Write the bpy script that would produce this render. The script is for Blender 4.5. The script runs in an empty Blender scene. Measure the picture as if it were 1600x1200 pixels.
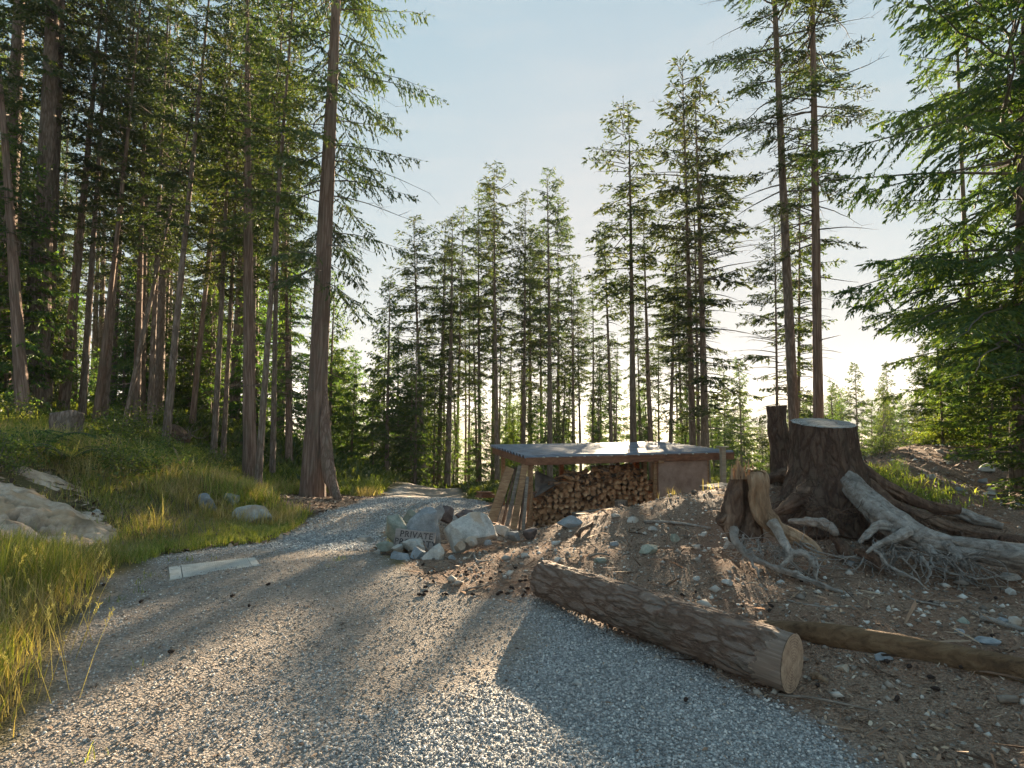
import bpy, math, random
import numpy as np
from mathutils import Vector, Matrix, noise as mnoise
R = math.radians
S = bpy.context.scene
# ------------------------------------------------------------------ camera
F, PITCH, EYE = 850.0, R(3.03), 1.5
cam = bpy.data.cameras.new('camera'); co = bpy.data.objects.new('camera', cam)
S.collection.objects.link(co); S.camera = co
cam.sensor_fit = 'HORIZONTAL'; cam.sensor_width = 36; cam.lens = 36*F/1600
cam.clip_end = 6000; cam.clip_start = 0.05
co.location = (0, 0, EYE); co.rotation_euler = (R(90)+PITCH, 0, 0)
def ray(px, py):
    a, b = (px-800)/F, (600-py)/F
    return np.array([a, math.cos(PITCH)-b*math.sin(PITCH), math.sin(PITCH)+b*math.cos(PITCH)])
def P(px, py, d):
    r = ray(px, py); r = r*(d/r[1]); return np.array([r[0], r[1], EYE+r[2]])
# ------------------------------------------------------------------ sky, sun, exposure
sr = ray(987, 462)
SUN_EL = math.atan2(sr[2], math.hypot(sr[0], sr[1])); SUN_AZ = math.atan2(sr[0], sr[1])
SKYK = 2.05
w = bpy.data.worlds.new('World'); S.world = w; w.use_nodes = True
nt = w.node_tree; nt.nodes.clear()
sky = nt.nodes.new('ShaderNodeTexSky'); sky.sky_type = 'NISHITA'; sky.sun_disc = False
sky.sun_elevation = SUN_EL; sky.sun_rotation = SUN_AZ
sky.altitude = 100; sky.air_density = 1.0; sky.dust_density = .35; sky.ozone_density = 6.0
bg = nt.nodes.new('ShaderNodeBackground'); bg.inputs[1].default_value = 0.12
wo = nt.nodes.new('ShaderNodeOutputWorld')
k1 = nt.nodes.new('ShaderNodeVectorMath'); k1.operation = 'MULTIPLY_ADD'; k1.inputs[1].default_value = (SKYK,)*3; k1.inputs[2].default_value = (1, 1, 1)
k2 = nt.nodes.new('ShaderNodeVectorMath'); k2.operation = 'DIVIDE'
nt.links.new(sky.outputs[0], k1.inputs[0]); nt.links.new(sky.outputs[0], k2.inputs[0]); nt.links.new(k1.outputs[0], k2.inputs[1])  # soft shoulder: keeps the glow round the sun in range
tc = nt.nodes.new('ShaderNodeTexCoord'); mp = nt.nodes.new('ShaderNodeMapping'); mp.inputs['Scale'].default_value = (2.2, 2.2, 15); mp.inputs['Rotation'].default_value = (.06, .05, 0)
cn = nt.nodes.new('ShaderNodeTexNoise'); cn.inputs['Scale'].default_value = 1.6; cn.inputs['Detail'].default_value = 7; cn.inputs['Distortion'].default_value = .6
cr_ = nt.nodes.new('ShaderNodeMapRange'); cr_.inputs['From Min'].default_value = .48; cr_.inputs['From Max'].default_value = .8; cr_.inputs['To Max'].default_value = .28
cm = nt.nodes.new('ShaderNodeMix'); cm.data_type = 'RGBA'; cm.inputs[7].default_value = (.50, .49, .48, 1)   # thin high cloud
nt.links.new(tc.outputs['Generated'], mp.inputs[0]); nt.links.new(mp.outputs[0], cn.inputs['Vector']); nt.links.new(cn.outputs['Fac'], cr_.inputs['Value'])
nt.links.new(cr_.outputs[0], cm.inputs[0]); nt.links.new(k2.outputs[0], cm.inputs[6]); nt.links.new(cm.outputs[2], bg.inputs[0]); nt.links.new(bg.outputs[0], wo.inputs[0])
sl = bpy.data.lights.new('sun', 'SUN'); sl.energy = 2.5; sl.angle = R(0.5); sl.color = (1.0, 0.80, 0.55)
so = bpy.data.objects.new('sun', sl); S.collection.objects.link(so)
so.rotation_euler = Vector((sr[0], sr[1], sr[2])).to_track_quat('Z', 'Y').to_euler()
S.view_settings.view_transform = 'Standard'; S.view_settings.look = 'None'
S.view_settings.gamma = 1; S.view_settings.exposure = 3.75
S.render.engine = 'CYCLES'
S.cycles.max_bounces = 6; S.cycles.diffuse_bounces = 3; S.cycles.glossy_bounces = 2
S.cycles.transmission_bounces = 4; S.cycles.transparent_max_bounces = 4; S.cycles.volume_bounces = 0
S.cycles.use_denoising = True; S.cycles.sample_clamp_indirect = 4.0
# ------------------------------------------------------------------ helpers
C = S.collection
rng = np.random.default_rng(7)
def tag(o, label=None, cat=None, group=None, kind=None):
    if label: o['label'] = label
    if cat: o['category'] = cat
    if group: o['group'] = group
    if kind: o['kind'] = kind
    return o
def empty(name, loc=(0, 0, 0)):
    o = bpy.data.objects.new(name, None); o.location = loc; C.objects.link(o); return o
def mesh(name, V, Fs, mats, midx=None, smooth=False, attrs=None):
    """Fs: list of (n,k) index arrays; midx: list of material index (scalar or array) per entry"""
    V = np.asarray(V, dtype=np.float32)
    Fs = [np.asarray(f, dtype=np.int32) for f in Fs if len(f)]
    me = bpy.data.meshes.new(name)
    me.vertices.add(len(V)); me.vertices.foreach_set('co', V.ravel())
    loops = np.concatenate([f.ravel() for f in Fs]); cnt = np.concatenate([np.full(len(f), f.shape[1], np.int32) for f in Fs])
    me.loops.add(len(loops)); me.loops.foreach_set('vertex_index', loops)
    me.polygons.add(len(cnt)); me.polygons.foreach_set('loop_start', np.concatenate([[0], np.cumsum(cnt)[:-1]]).astype(np.int32))
    for m in (mats if isinstance(mats, (list, tuple)) else [mats]): me.materials.append(m)
    if midx is not None:
        mi = np.concatenate([np.full(len(f), m, np.int32) if np.isscalar(m) else np.asarray(m, np.int32) for f, m in zip(Fs, midx)])
        me.polygons.foreach_set('material_index', mi)
    if smooth is not False:
        if smooth is True: me.polygons.foreach_set('use_smooth', np.ones(len(cnt), bool))
        else: me.polygons.foreach_set('use_smooth', np.concatenate([np.full(len(f), s, bool) for f, s in zip(Fs, smooth)]))
    for k, a in (attrs or {}).items():
        at = me.attributes.new(k, 'FLOAT', 'POINT'); at.data.foreach_set('value', np.asarray(a, np.float32))
    me.update(calc_edges=True); me.validate()
    return me
def obj(name, me, parent=None, loc=None):
    o = bpy.data.objects.new(name, me); C.objects.link(o)
    if parent is not None: o.parent = parent
    if loc is not None: o.location = loc
    return o
class MB:
    """collects pieces into one mesh"""
    def __init__(s): s.V = []; s.F = []; s.M = []; s.S = []; s.n = 0
    def add(s, V, Fs, m=0, smooth=True):
        s.V.append(np.asarray(V, float))
        for f in Fs:
            if len(f): s.F.append(np.asarray(f)+s.n); s.M.append(m); s.S.append(smooth)
        s.n += len(V); return s
    def build(s, name, mats, parent=None, label=None):
        o = obj(name, mesh(name, np.concatenate(s.V), s.F, mats, s.M, s.S), parent)
        if label: o['label'] = label
        return o
def box(c, size, rot=None, bev=0.0):
    """box with chamfered long edges when bev"""
    x, y, z = [v/2 for v in size]
    if bev:
        b = bev
        prof = [(-y+b, -z), (y-b, -z), (y, -z+b), (y, z-b), (y-b, z), (-y+b, z), (-y, z-b), (-y, -z+b)]
        V = [(-x, p, q) for p, q in prof]+[(x, p, q) for p, q in prof]
        Fq = [(i, (i+1) % 8, (i+1) % 8+8, i+8) for i in range(8)]
        Fo = [list(range(7, -1, -1)), list(range(8, 16))]
        V = np.array(V); fs = [np.array(Fq)[:, ::-1], np.array(Fo)[:, ::-1]]
    else:
        V = np.array([(a*x, b*y, c_*z) for a in (-1, 1) for b in (-1, 1) for c_ in (-1, 1)])
        fs = [np.array([(0, 1, 3, 2), (4, 6, 7, 5), (0, 4, 5, 1), (2, 3, 7, 6), (0, 2, 6, 4), (1, 5, 7, 3)])]
    if rot is not None: V = V @ np.asarray(rot).T
    return V+np.asarray(c), fs
def frame_from(x=None, z=None):
    """3x3 matrix columns = axes; x along direction"""
    x = np.asarray(x, float); x /= np.linalg.norm(x)
    z = np.array([0, 0, 1.]) if z is None else np.asarray(z, float)
    y = np.cross(z, x); y /= np.linalg.norm(y); z = np.cross(x, y)
    return np.stack([x, y, z], 1)
def bar(a, b, wy, wz, up=None, bev=0.004):
    a = np.asarray(a, float); b = np.asarray(b, float)
    return box((a+b)/2, (np.linalg.norm(b-a), wy, wz), frame_from(b-a, up), bev)
def fbm3(p, sc, octv=4):
    return mnoise.fractal(Vector(p)*sc, 1.0, 2.0, octv)
def smooth_path(pts, n):
    pts = np.asarray(pts, float); m = len(pts)
    if m == 2: return pts[0]+(pts[1]-pts[0])*np.linspace(0, 1, n)[:, None]
    q = np.vstack([2*pts[0]-pts[1], pts, 2*pts[-1]-pts[-2]])
    t = np.linspace(0, m-1-1e-6, n); i = t.astype(int); u = (t-i)[:, None]
    p0, p1, p2, p3 = q[i], q[i+1], q[i+2], q[i+3]
    return .5*((2*p1)+(-p0+p2)*u+(2*p0-5*p1+4*p2-p3)*u*u+(-p0+3*p1-3*p2+p3)*u**3)
def tube(path, rad, sides=8, cap=True, lump=0.0, seed=0, ell=None, lsc=1.0, ridge=0.0, nridge=9):
    path = np.asarray(path, float); n = len(path); rad = np.broadcast_to(np.asarray(rad, float), (n,))
    T = np.gradient(path, axis=0); T /= np.linalg.norm(T, axis=1)[:, None]+1e-9
    u = np.cross(T[0], [0, 0, 1.0]);
    if np.linalg.norm(u) < .2: u = np.cross(T[0], [1.0, 0, 0])
    u /= np.linalg.norm(u); V = []
    ang = np.linspace(0, 2*math.pi, sides, endpoint=False)
    for i in range(n):
        u = u-T[i]*np.dot(u, T[i]); u /= np.linalg.norm(u); v = np.cross(T[i], u)
        r = np.full(sides, rad[i])
        if ridge: r = r*(1+ridge*np.sin(ang*nridge+seed+2*np.sin(i*.15+seed))*(.6+.4*np.sin(ang*3+seed)))
        e = ell if ell else 1.0
        ring = path[i]+np.outer(np.cos(ang)*r, u)+np.outer(np.sin(ang)*r*e, v)
        if lump:
            for k in range(sides):
                ring[k] += (ring[k]-path[i])*lump*mnoise.noise(Vector(ring[k]*lsc/ max(rad.max(), 1e-3))+Vector((seed*7.3, 0, 0)))
        V.append(ring)
    V = np.concatenate(V)
    i = np.arange(n-1)[:, None]*sides; k = np.arange(sides)[None]; k2 = (k+1) % sides
    Q = np.stack([i+k, i+k2, i+sides+k2, i+sides+k], -1).reshape(-1, 4)
    fs = [Q]
    if cap:
        fs.append(np.arange(sides)[::-1][None]); fs.append(((n-1)*sides+np.arange(sides))[None])
    return V, fs
# ------------------------------------------------------------------ numpy value noise
_h = np.random.default_rng(3).random((256, 256))
def vn(x, y):
    xi = np.floor(x).astype(int); yi = np.floor(y).astype(int); fx = x-xi; fy = y-yi
    fx = fx*fx*(3-2*fx); fy = fy*fy*(3-2*fy)
    g = lambda a, b: _h[a & 255, b & 255]
    return (g(xi, yi)*(1-fx)+g(xi+1, yi)*fx)*(1-fy)+(g(xi, yi+1)*(1-fx)+g(xi+1, yi+1)*fx)*fy
def fbm(x, y, sc, o=4):
    s = 0; a = .5
    for k in range(o):
        s = s+a*vn(x*sc+17.3*k, y*sc+9.1*k); sc *= 2.07; a *= .5
    return s-.47
def ss(a, b, x):
    t = np.clip((x-a)/(b-a), 0, 1); return t*t*(3-2*t)
# ------------------------------------------------------------------ terrain height
def zfar(x, y):
    fwd = -0.15*np.maximum(0, y-13); fwd = np.where(fwd < -12, -12-(1-np.exp(-(-12-fwd)/20))*10, fwd)
    left = 0.10*np.maximum(0, -x-5)*np.exp(-(np.maximum(y-10, 0)/22)**2)
    return fwd+np.minimum(left, 4)+.25*fbm(x, y, .11, 3)
CP = [(-3, 0, 0), (0, 0, 0), (3, 0, 0), (-3, -4, 0), (3, -4, 0), (0, 3, 0), (-2, 3, 0), (2.2, 3, 0), (-1, 4.4, 0), (1, 4.2, 0), (6, -2, 0.1), (-7, -2, .4),
      (8, 1, .2), (-8, 3, .8), (-12, 0, 1.2), (12, 0, .4), (12, 6, .6), (0, -12, 0), (-10, -10, .5), (10, -10, .2), (4.5, 1.5, 0), (-3, 5, 0)]
for px, py, d in [(300, 900, 5), (600, 900, 5), (650, 870, 6), (560, 800, 9.5), (700, 790, 10.5), (740, 782, 12.5), (620, 779, 13), (500, 795, 10.2),
                  (828, 832, 10.6), (765, 806, 10.9), (740, 868, 6), (830, 838, 7.2), (900, 810, 7.3), (1000, 790, 7), (1100, 772, 6.8), (1150, 762, 6.8),
                  (1000, 850, 5.7), (900, 880, 5.2), (1100, 900, 4.6), (1200, 872, 5), (1300, 900, 4.6), (1250, 960, 3.8), (1400, 1000, 3.35), (1550, 1090, 2.8),
                  (1500, 930, 4.3), (1290, 800, 6), (1350, 722, 8.3), (1440, 703, 9.2), (1520, 714, 8.8), (1600, 747, 7.8), (1500, 800, 6), (1600, 800, 5.8), (1700, 780, 7),
                  (1420, 740, 7.6), (1230, 745, 7.5), (0, 1000, 3.5), (0, 900, 4.5), (100, 855, 6), (0, 740, 7), (100, 778, 7.2), (0, 850, 5.3), (170, 832, 6.5), (300, 832, 7),
                  (300, 752, 9), (250, 702, 12), (100, 690, 11), (20, 662, 12.5), (100, 640, 17), (200, 675, 16), (340, 712, 16), (400, 776, 12.5), (395, 812, 8.6),
                  (470, 779, 11), (535, 790, 11), (480, 776, 12.5), (200, 790, 7.6), (180, 720, 9.5)]:
    CP.append(tuple(P(px, py, d)))
CP += [(.5, 12.5, -.82), (4, 13, -.85), (1.2, 9.4, -.65), (2.5, 9.6, -.62), (4.5, 10, -.55), (5, 11.5, -.8), (-2.5, 18, -1.25), (1, 18, -1.6), (5, 17, -1.6), (8, 12.5, .1), (10, 16, -1.4),
       (12, 9, .7), (7, 10.8, .65), (-7, 20, .1), (-12, 20, 1.2), (-16, 12, 2.0), (-13, 7, 1.8), (-4, 17, -.7), (-20, 5, 2)]
for a in np.linspace(0, 2*math.pi, 20, endpoint=False):
    for r_ in (24, 34): x, y = r_*math.sin(a), r_*math.cos(a); CP.append((x, y, float(zfar(np.array(x), np.array(y)))))
CP = np.array(CP, float)
def _U(r2): return np.where(r2 > 1e-12, .5*r2*np.log(np.maximum(r2, 1e-12)), 0)
_n = len(CP); _K = _U(((CP[:, None, :2]-CP[None, :, :2])**2).sum(-1))+np.eye(_n)*.02
_A = np.zeros((_n+3, _n+3)); _A[:_n, :_n] = _K; _A[:_n, _n] = 1; _A[:_n, _n+1:] = CP[:, :2]; _A[_n:, :_n] = _A[:_n, _n:].T
_w = np.linalg.solve(_A, np.concatenate([CP[:, 2], [0, 0, 0]]))
def tps(x, y):
    x = np.asarray(x, float); sh = x.shape; x = x.ravel(); y = np.asarray(y, float).ravel(); out = np.empty(len(x))
    for i in range(0, len(x), 20000):
        a, b = x[i:i+20000], y[i:i+20000]
        out[i:i+20000] = _U((a[:, None]-CP[:, 0])**2+(b[:, None]-CP[:, 1])**2) @ _w[:_n]+_w[_n]+_w[_n+1]*a+_w[_n+2]*b
    return out.reshape(sh)
def pxl(pts): return np.array([P(a, b, d)[:2] for a, b, d in pts])
# road outline on the ground, (x, y)
def gz0(px, py): r = ray(px, py); return r[0]*(-EYE/r[2]), r[1]*(-EYE/r[2])
LEFT = [(-2.1, -6), (-2.15, 1), gz0(60, 1140), gz0(120, 1000), gz0(185, 905), gz0(260, 862), gz0(420, 832)]+[tuple(P(a, b, d)[:2]) for a, b, d in [(490, 812, 9.2), (545, 793, 11), (585, 784, 13)]]+[(-3.6, 17), (-4, 24)]
RIGHT = [(2.3, -6), (1.9, 1)]+[gz0(1290, 1132), gz0(1100, 1040), gz0(900, 960), gz0(838, 932), gz0(730, 935), gz0(660, 905), gz0(600, 872), gz0(590, 850)]+[tuple(P(a, b, d)[:2]) for a, b, d in [(600, 822, 8), (700, 806, 9.2), (755, 806, 9.6)]]+[(-.6, 13), (-1.2, 16), (-2.5, 24)]
POLY = np.array(LEFT+RIGHT[::-1])
def inside(x, y, poly):
    c = np.zeros(np.shape(x), bool); n = len(poly)
    for i in range(n):
        x1, y1 = poly[i]; x2, y2 = poly[(i+1) % n]
        with np.errstate(divide='ignore', invalid='ignore'):
            t = ((y1 > y) != (y2 > y)) & (x < (x2-x1)*(y-y1)/((y2-y1) or 1e-9)+x1)
        c ^= t
    return c
def sdist(x, y, poly, closed=True):
    d = np.full(np.shape(x), 1e9); n = len(poly)
    for i in range(n if closed else n-1):
        a = poly[i]; b = poly[(i+1) % n]; e = b-a; L = e @ e+1e-9
        t = np.clip(((x-a[0])*e[0]+(y-a[1])*e[1])/L, 0, 1)
        d = np.minimum(d, np.hypot(x-a[0]-t*e[0], y-a[1]-t*e[1]))
    return np.where(inside(x, y, poly), -d, d) if closed else d
def road_sd(x, y): return sdist(x, y, POLY)
def height(x, y, sd=None, detail=True):
    x = np.asarray(x, float); y = np.asarray(y, float)
    r = np.hypot(x, y-6); b = ss(20, 32, r)
    z = np.where(b < 1, tps(x, y), 0)*(1-b)+zfar(x, y)*b
    if detail:
        if sd is None: sd = road_sd(x, y)
        off = ss(-.1, .5, sd)
        z = z+off*(.10*fbm(x, y, 1.1, 4)+.05*fbm(x, y, 5.3, 3))*(1-b)+(1-off)*(.03*fbm(x, y, 1.3, 3)+.008*fbm(x, y, 14, 2))
    return z
def H(x, y): return float(height(np.array([x]), np.array([y]))[0])
def G(px, py, dmin=1.5, dmax=60):
    """first ground hit of the ray through a pixel"""
    d = np.geomspace(dmin, dmax, 500); r = ray(px, py)
    X = r[0]*d/r[1]; Z = EYE+r[2]*d/r[1]; h = height(X, d)
    k = np.argmax(Z < h)
    if not (Z < h).any(): k = len(d)-1
    return np.array([X[k], d[k], h[k]])
exec_time = None
# ------------------------------------------------------------------ materials
def mat(name, build, rough=.85):
    m = bpy.data.materials.new(name); m.use_nodes = True; t = m.node_tree; t.nodes.clear()
    out = t.nodes.new('ShaderNodeOutputMaterial'); b = t.nodes.new('ShaderNodeBsdfPrincipled')
    b.inputs['Roughness'].default_value = rough; b.inputs['Specular IOR Level'].default_value = .25
    t.links.new(b.outputs[0], out.inputs[0]); build(N(t, b, out)); return m
class N:
    def __init__(s, t, b, out): s.t, s.b, s.out = t, b, out
    def n(s, ty, **kw):
        nd = s.t.nodes.new(ty)
        for k, v in kw.items():
            if k.startswith('i_'): nd.inputs[int(k[2:]) if k[2:].isdigit() else k[2:]].default_value = v
            else: setattr(nd, k, v)
        return nd
    def l(s, a, b): s.t.links.new(a, b)
    def co(s, kind='Object', scale=(1, 1, 1)):
        c = s.n('ShaderNodeTexCoord'); m = s.n('ShaderNodeMapping'); m.inputs['Scale'].default_value = scale
        s.l(c.outputs[kind], m.inputs[0]); return m.outputs[0]
    def pos(s, scale=(1, 1, 1)):
        c = s.n('ShaderNodeNewGeometry'); m = s.n('ShaderNodeMapping'); m.inputs['Scale'].default_value = scale
        s.l(c.outputs['Position'], m.inputs[0]); return m.outputs[0]
    def noise(s, v, sc, det=4, rough=.6, dist=0):
        n = s.n('ShaderNodeTexNoise'); n.inputs['Scale'].default_value = sc; n.inputs['Detail'].default_value = det
        n.inputs['Roughness'].default_value = rough; n.inputs['Distortion'].default_value = dist; s.l(v, n.inputs['Vector']); return n.outputs['Fac']
    def vor(s, v, sc, feat='F1', out='Distance'):
        n = s.n('ShaderNodeTexVoronoi'); n.feature = feat; n.inputs['Scale'].default_value = sc; s.l(v, n.inputs['Vector']); return n.outputs[out]
    def ramp(s, f, stops):
        r = s.n('ShaderNodeValToRGB'); e = r.color_ramp.elements
        while len(e) < len(stops): e.new(.5)
        for k, (p, c) in enumerate(stops): e[k].position = p; e[k].color = (*c, 1) if len(c) == 3 else c
        s.l(f, r.inputs[0]); return r.outputs[0]
    def mix(s, f, a, b, mode='MIX'):
        m = s.n('ShaderNodeMix'); m.data_type = 'RGBA'; m.blend_type = mode; m.clamp_result = False
        for v, i in ((f, 0), (a, 6), (b, 7)):
            if isinstance(v, (int, float)): m.inputs[i].default_value = v
            elif isinstance(v, tuple): m.inputs[i].default_value = (*v, 1)
            else: s.l(v, m.inputs[i])
        return m.outputs[2]
    def math(s, op, a, b=0.0, clamp=False):
        m = s.n('ShaderNodeMath'); m.operation = op; m.use_clamp = clamp
        for v, i in ((a, 0), (b, 1)):
            if isinstance(v, (int, float)): m.inputs[i].default_value = v
            else: s.l(v, m.inputs[i])
        return m.outputs[0]
    def attr(s, name): a = s.n('ShaderNodeAttribute'); a.attribute_name = name; return a.outputs['Fac']
    def island(s): return s.n('ShaderNodeNewGeometry').outputs['Random Per Island']
    def orand(s): return s.n('ShaderNodeObjectInfo').outputs['Random']
    def col(s, c): s.l(c, s.b.inputs['Base Color']) if not isinstance(c, tuple) else setattr(s.b.inputs['Base Color'], 'default_value', (*c, 1))
    def bump(s, h, strength=.5, dist=.02):
        b = s.n('ShaderNodeBump'); b.inputs['Strength'].default_value = strength; b.inputs['Distance'].default_value = dist
        s.l(h, b.inputs['Height']); s.l(b.outputs[0], s.b.inputs['Normal'])
GRAV = [(0, (.18, .175, .17)), (.35, (.32, .315, .305)), (.62, (.43, .42, .405)), (.85, (.55, .54, .52)), (1, (.70, .68, .64))]
def m_ground(s):
    p = s.pos()
    # gravel: cells of many greys; soil: brown with chips; grass floor: olive litter
    vc = s.vor(p, 75, out='Color'); sep = s.n('ShaderNodeSeparateColor'); s.l(vc, sep.inputs[0])
    vd = s.vor(p, 75)
    g = s.ramp(sep.outputs[0], GRAV)
    g = s.mix(s.math('MULTIPLY', s.math('SUBTRACT', vd, .4, True), 1.0, True), g, (.10, .10, .10))
    dirtg = s.mix(.62, g, s.ramp(s.noise(p, 30, 5, .7), [(.3, (.20, .14, .10)), (.7, (.44, .34, .25))]))
    gm = s.mix(s.attr('dirt'), g, dirtg)
    n1 = s.noise(p, 9, 6, .7); n2 = s.noise(p, 60, 4, .75); n3 = s.noise(p, 1.3, 3, .6)
    soil = s.ramp(n2, [(.3, (.12, .078, .054)), (.5, (.28, .19, .135)), (.62, (.38, .28, .205)), (.75, (.52, .42, .33))])
    soil = s.mix(s.math('MULTIPLY', s.ramp(n3, [(.4, (0, 0, 0)), (.65, (1, 1, 1))]), .45), soil, (.24, .11, .06))
    v3 = s.vor(p, 26, out='Color'); sp3 = s.n('ShaderNodeSeparateColor'); s.l(v3, sp3.inputs[0])
    peb = s.math('GREATER_THAN', sp3.outputs[1], .86); d3 = s.math('LESS_THAN', s.vor(p, 26), .33)
    soil = s.mix(s.math('MULTIPLY', peb, d3), soil, s.ramp(sp3.outputs[2], [(0, (.2, .17, .14)), (1, (.5, .46, .4))]))
    veg = s.ramp(n2, [(.3, (.05, .042, .018)), (.5, (.13, .11, .045)), (.7, (.26, .21, .10))])
    c = s.mix(s.attr('veg'), soil, veg); c = s.mix(s.attr('road'), c, gm)
    s.col(c)
    h = s.math('ADD', s.math('MULTIPLY', vd, -.9), s.math('MULTIPLY', n2, .8)); h = s.math('ADD', h, s.math('MULTIPLY', n1, 1.2))
    s.bump(h, .9, .022)
M = {}
M['ground'] = mat('ground_soil_and_gravel', m_ground, .95)
def m_stone(cols, sc=3.0, bump=.5, iron=0.0):
    def f(s):
        p = s.pos(); n = s.noise(p, sc*2, 7, .65); n2 = s.noise(p, sc*14, 4, .7)
        c = s.ramp(s.math('ADD', s.math('MULTIPLY', n, .7), s.math('MULTIPLY', n2, .3)), [(.32, cols[0]), (.5, cols[1]), (.66, cols[2])])
        c = s.mix(s.math('MULTIPLY', s.island(), .25), c, (.10, .11, .12))
        if iron: c = s.mix(s.math('MULTIPLY', s.ramp(s.noise(p, sc, 3, .5, .5), [(.5, (0, 0, 0)), (.62, (1, 1, 1))]), iron), c, (.36, .22, .10))
        s.col(c); s.bump(s.math('ADD', n, s.math('MULTIPLY', n2, .5)), bump, .02)
    return f
M['rock_pale'] = mat('pale_granite', m_stone([(.25, .24, .22), (.45, .44, .41), (.66, .64, .60)], 4, .7, .5))
M['rock_blue'] = mat('blue_grey_stone', m_stone([(.14, .15, .16), (.26, .28, .295), (.42, .44, .45)], 4, .6))
M['rock_dark'] = mat('dark_brown_stone', m_stone([(.05, .04, .045), (.11, .085, .08), (.19, .15, .14)], 4, .6))
M['rock_green'] = mat('greenish_stone', m_stone([(.13, .15, .12), (.26, .29, .24), (.45, .46, .38)], 4, .6, .4))
M['outcrop'] = mat('weathered_bedrock', m_stone([(.14, .11, .095), (.33, .27, .23), (.55, .47, .40)], 2.0, 1.0, .55))
def m_bark(cols, vs=(14, 14, 2.2), bd=.03, st=1.0):
    def f(s):
        p = s.co('Object', vs); q = s.co('Object', (3, 3, 1.2))
        wn = s.n('ShaderNodeTexNoise'); wn.inputs['Scale'].default_value = .9; wn.inputs['Detail'].default_value = 4; s.l(p, wn.inputs['Vector'])
        wa = s.n('ShaderNodeVectorMath'); wa.operation = 'MULTIPLY_ADD'; wa.inputs[1].default_value = (2.4, 2.4, 1.6); s.l(wn.outputs['Color'], wa.inputs[0]); s.l(p, wa.inputs[2])
        v = s.vor(wa.outputs[0], 1.0, 'DISTANCE_TO_EDGE'); n = s.noise(p, 2.2, 6, .75, .6); n2 = s.noise(q, 1.5, 3)
        k = s.math('MULTIPLY', s.ramp(v, [(0, (0, 0, 0)), (.22, (1, 1, 1))]), .38); k = s.math('ADD', k, s.math('MULTIPLY', n, .85))
        c = s.ramp(k, [(.15, cols[0]), (.6, cols[1]), (.95, cols[2])])
        c = s.mix(s.math('MULTIPLY', s.orand(), .35), c, (.10, .085, .075)); c = s.mix(s.math('MULTIPLY', s.ramp(n2, [(.5, (0, 0, 0)), (.7, (1, 1, 1))]), .35), c, (.16, .17, .13))
        s.col(c); s.bump(k, st, bd)
    return f
M['bark'] = mat('fir_bark', m_bark([(.055, .04, .032), (.22, .16, .125), (.38, .30, .26)]), .95)
M['bark_red'] = mat('cedar_bark', m_bark([(.06, .038, .028), (.23, .15, .115), (.38, .28, .23)], (16, 16, .8)), .95)
M['twig'] = mat('dead_twig', lambda s: s.col(s.ramp(s.island(), [(0, (.06, .05, .04)), (1, (.20, .17, .14))])))
def m_leaf(cols, tr=.42, wob=.5):
    def f(s):
        r = s.island(); o = s.orand(); p = s.pos()
        k = s.math('ADD', s.math('MULTIPLY', r, .5), s.math('MULTIPLY', s.noise(p, .55, 2), wob))
        c = s.ramp(k, [(.2, cols[0]), (.5, cols[1]), (.8, cols[2])])
        hs = s.n('ShaderNodeHueSaturation'); s.l(c, hs.inputs['Color']); s.l(s.math('ADD', .48, s.math('MULTIPLY', o, .03)), hs.inputs['Hue'])
        s.l(s.math('ADD', .8, s.math('MULTIPLY', o, .5)), hs.inputs['Value']); c = hs.outputs[0]
        d = s.n('ShaderNodeBsdfDiffuse'); t = s.n('ShaderNodeBsdfTranslucent'); g = s.n('ShaderNodeBsdfGlossy'); g.inputs['Roughness'].default_value = .5
        mx = s.n('ShaderNodeMixShader'); mx.inputs[0].default_value = tr
        s.l(c, d.inputs[0]); s.l(s.mix(1.0, c, (1.4, 1.4, .6), 'MULTIPLY'), t.inputs[0])
        s.l(d.outputs[0], mx.inputs[1]); s.l(t.outputs[0], mx.inputs[2])
        m2 = s.n('ShaderNodeMixShader'); m2.inputs[0].default_value = .04; s.l(mx.outputs[0], m2.inputs[1]); s.l(g.outputs[0], m2.inputs[2])
        s.l(m2.outputs[0], s.out.inputs[0])
    return f
M['needles'] = mat('fir_needles', m_leaf([(.025, .05, .020), (.055, .088, .028), (.12, .13, .035)], .38))
M['cedar'] = mat('cedar_foliage', m_leaf([(.028, .068, .020), (.065, .125, .028), (.15, .19, .035)], .55))
M['broadleaf'] = mat('shrub_leaves', m_leaf([(.04, .075, .018), (.10, .15, .03), (.21, .24, .05)], .5))
M['fern'] = mat('fern_fronds', m_leaf([(.025, .06, .015), (.06, .12, .025), (.13, .17, .04)], .45))
M['grass'] = mat('green_grass', m_leaf([(.08, .12, .02), (.20, .24, .045), (.42, .40, .10)], .5))
M['straw'] = mat('dry_grass', m_leaf([(.26, .21, .08), (.45, .36, .15), (.64, .54, .28)], .5))
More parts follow.
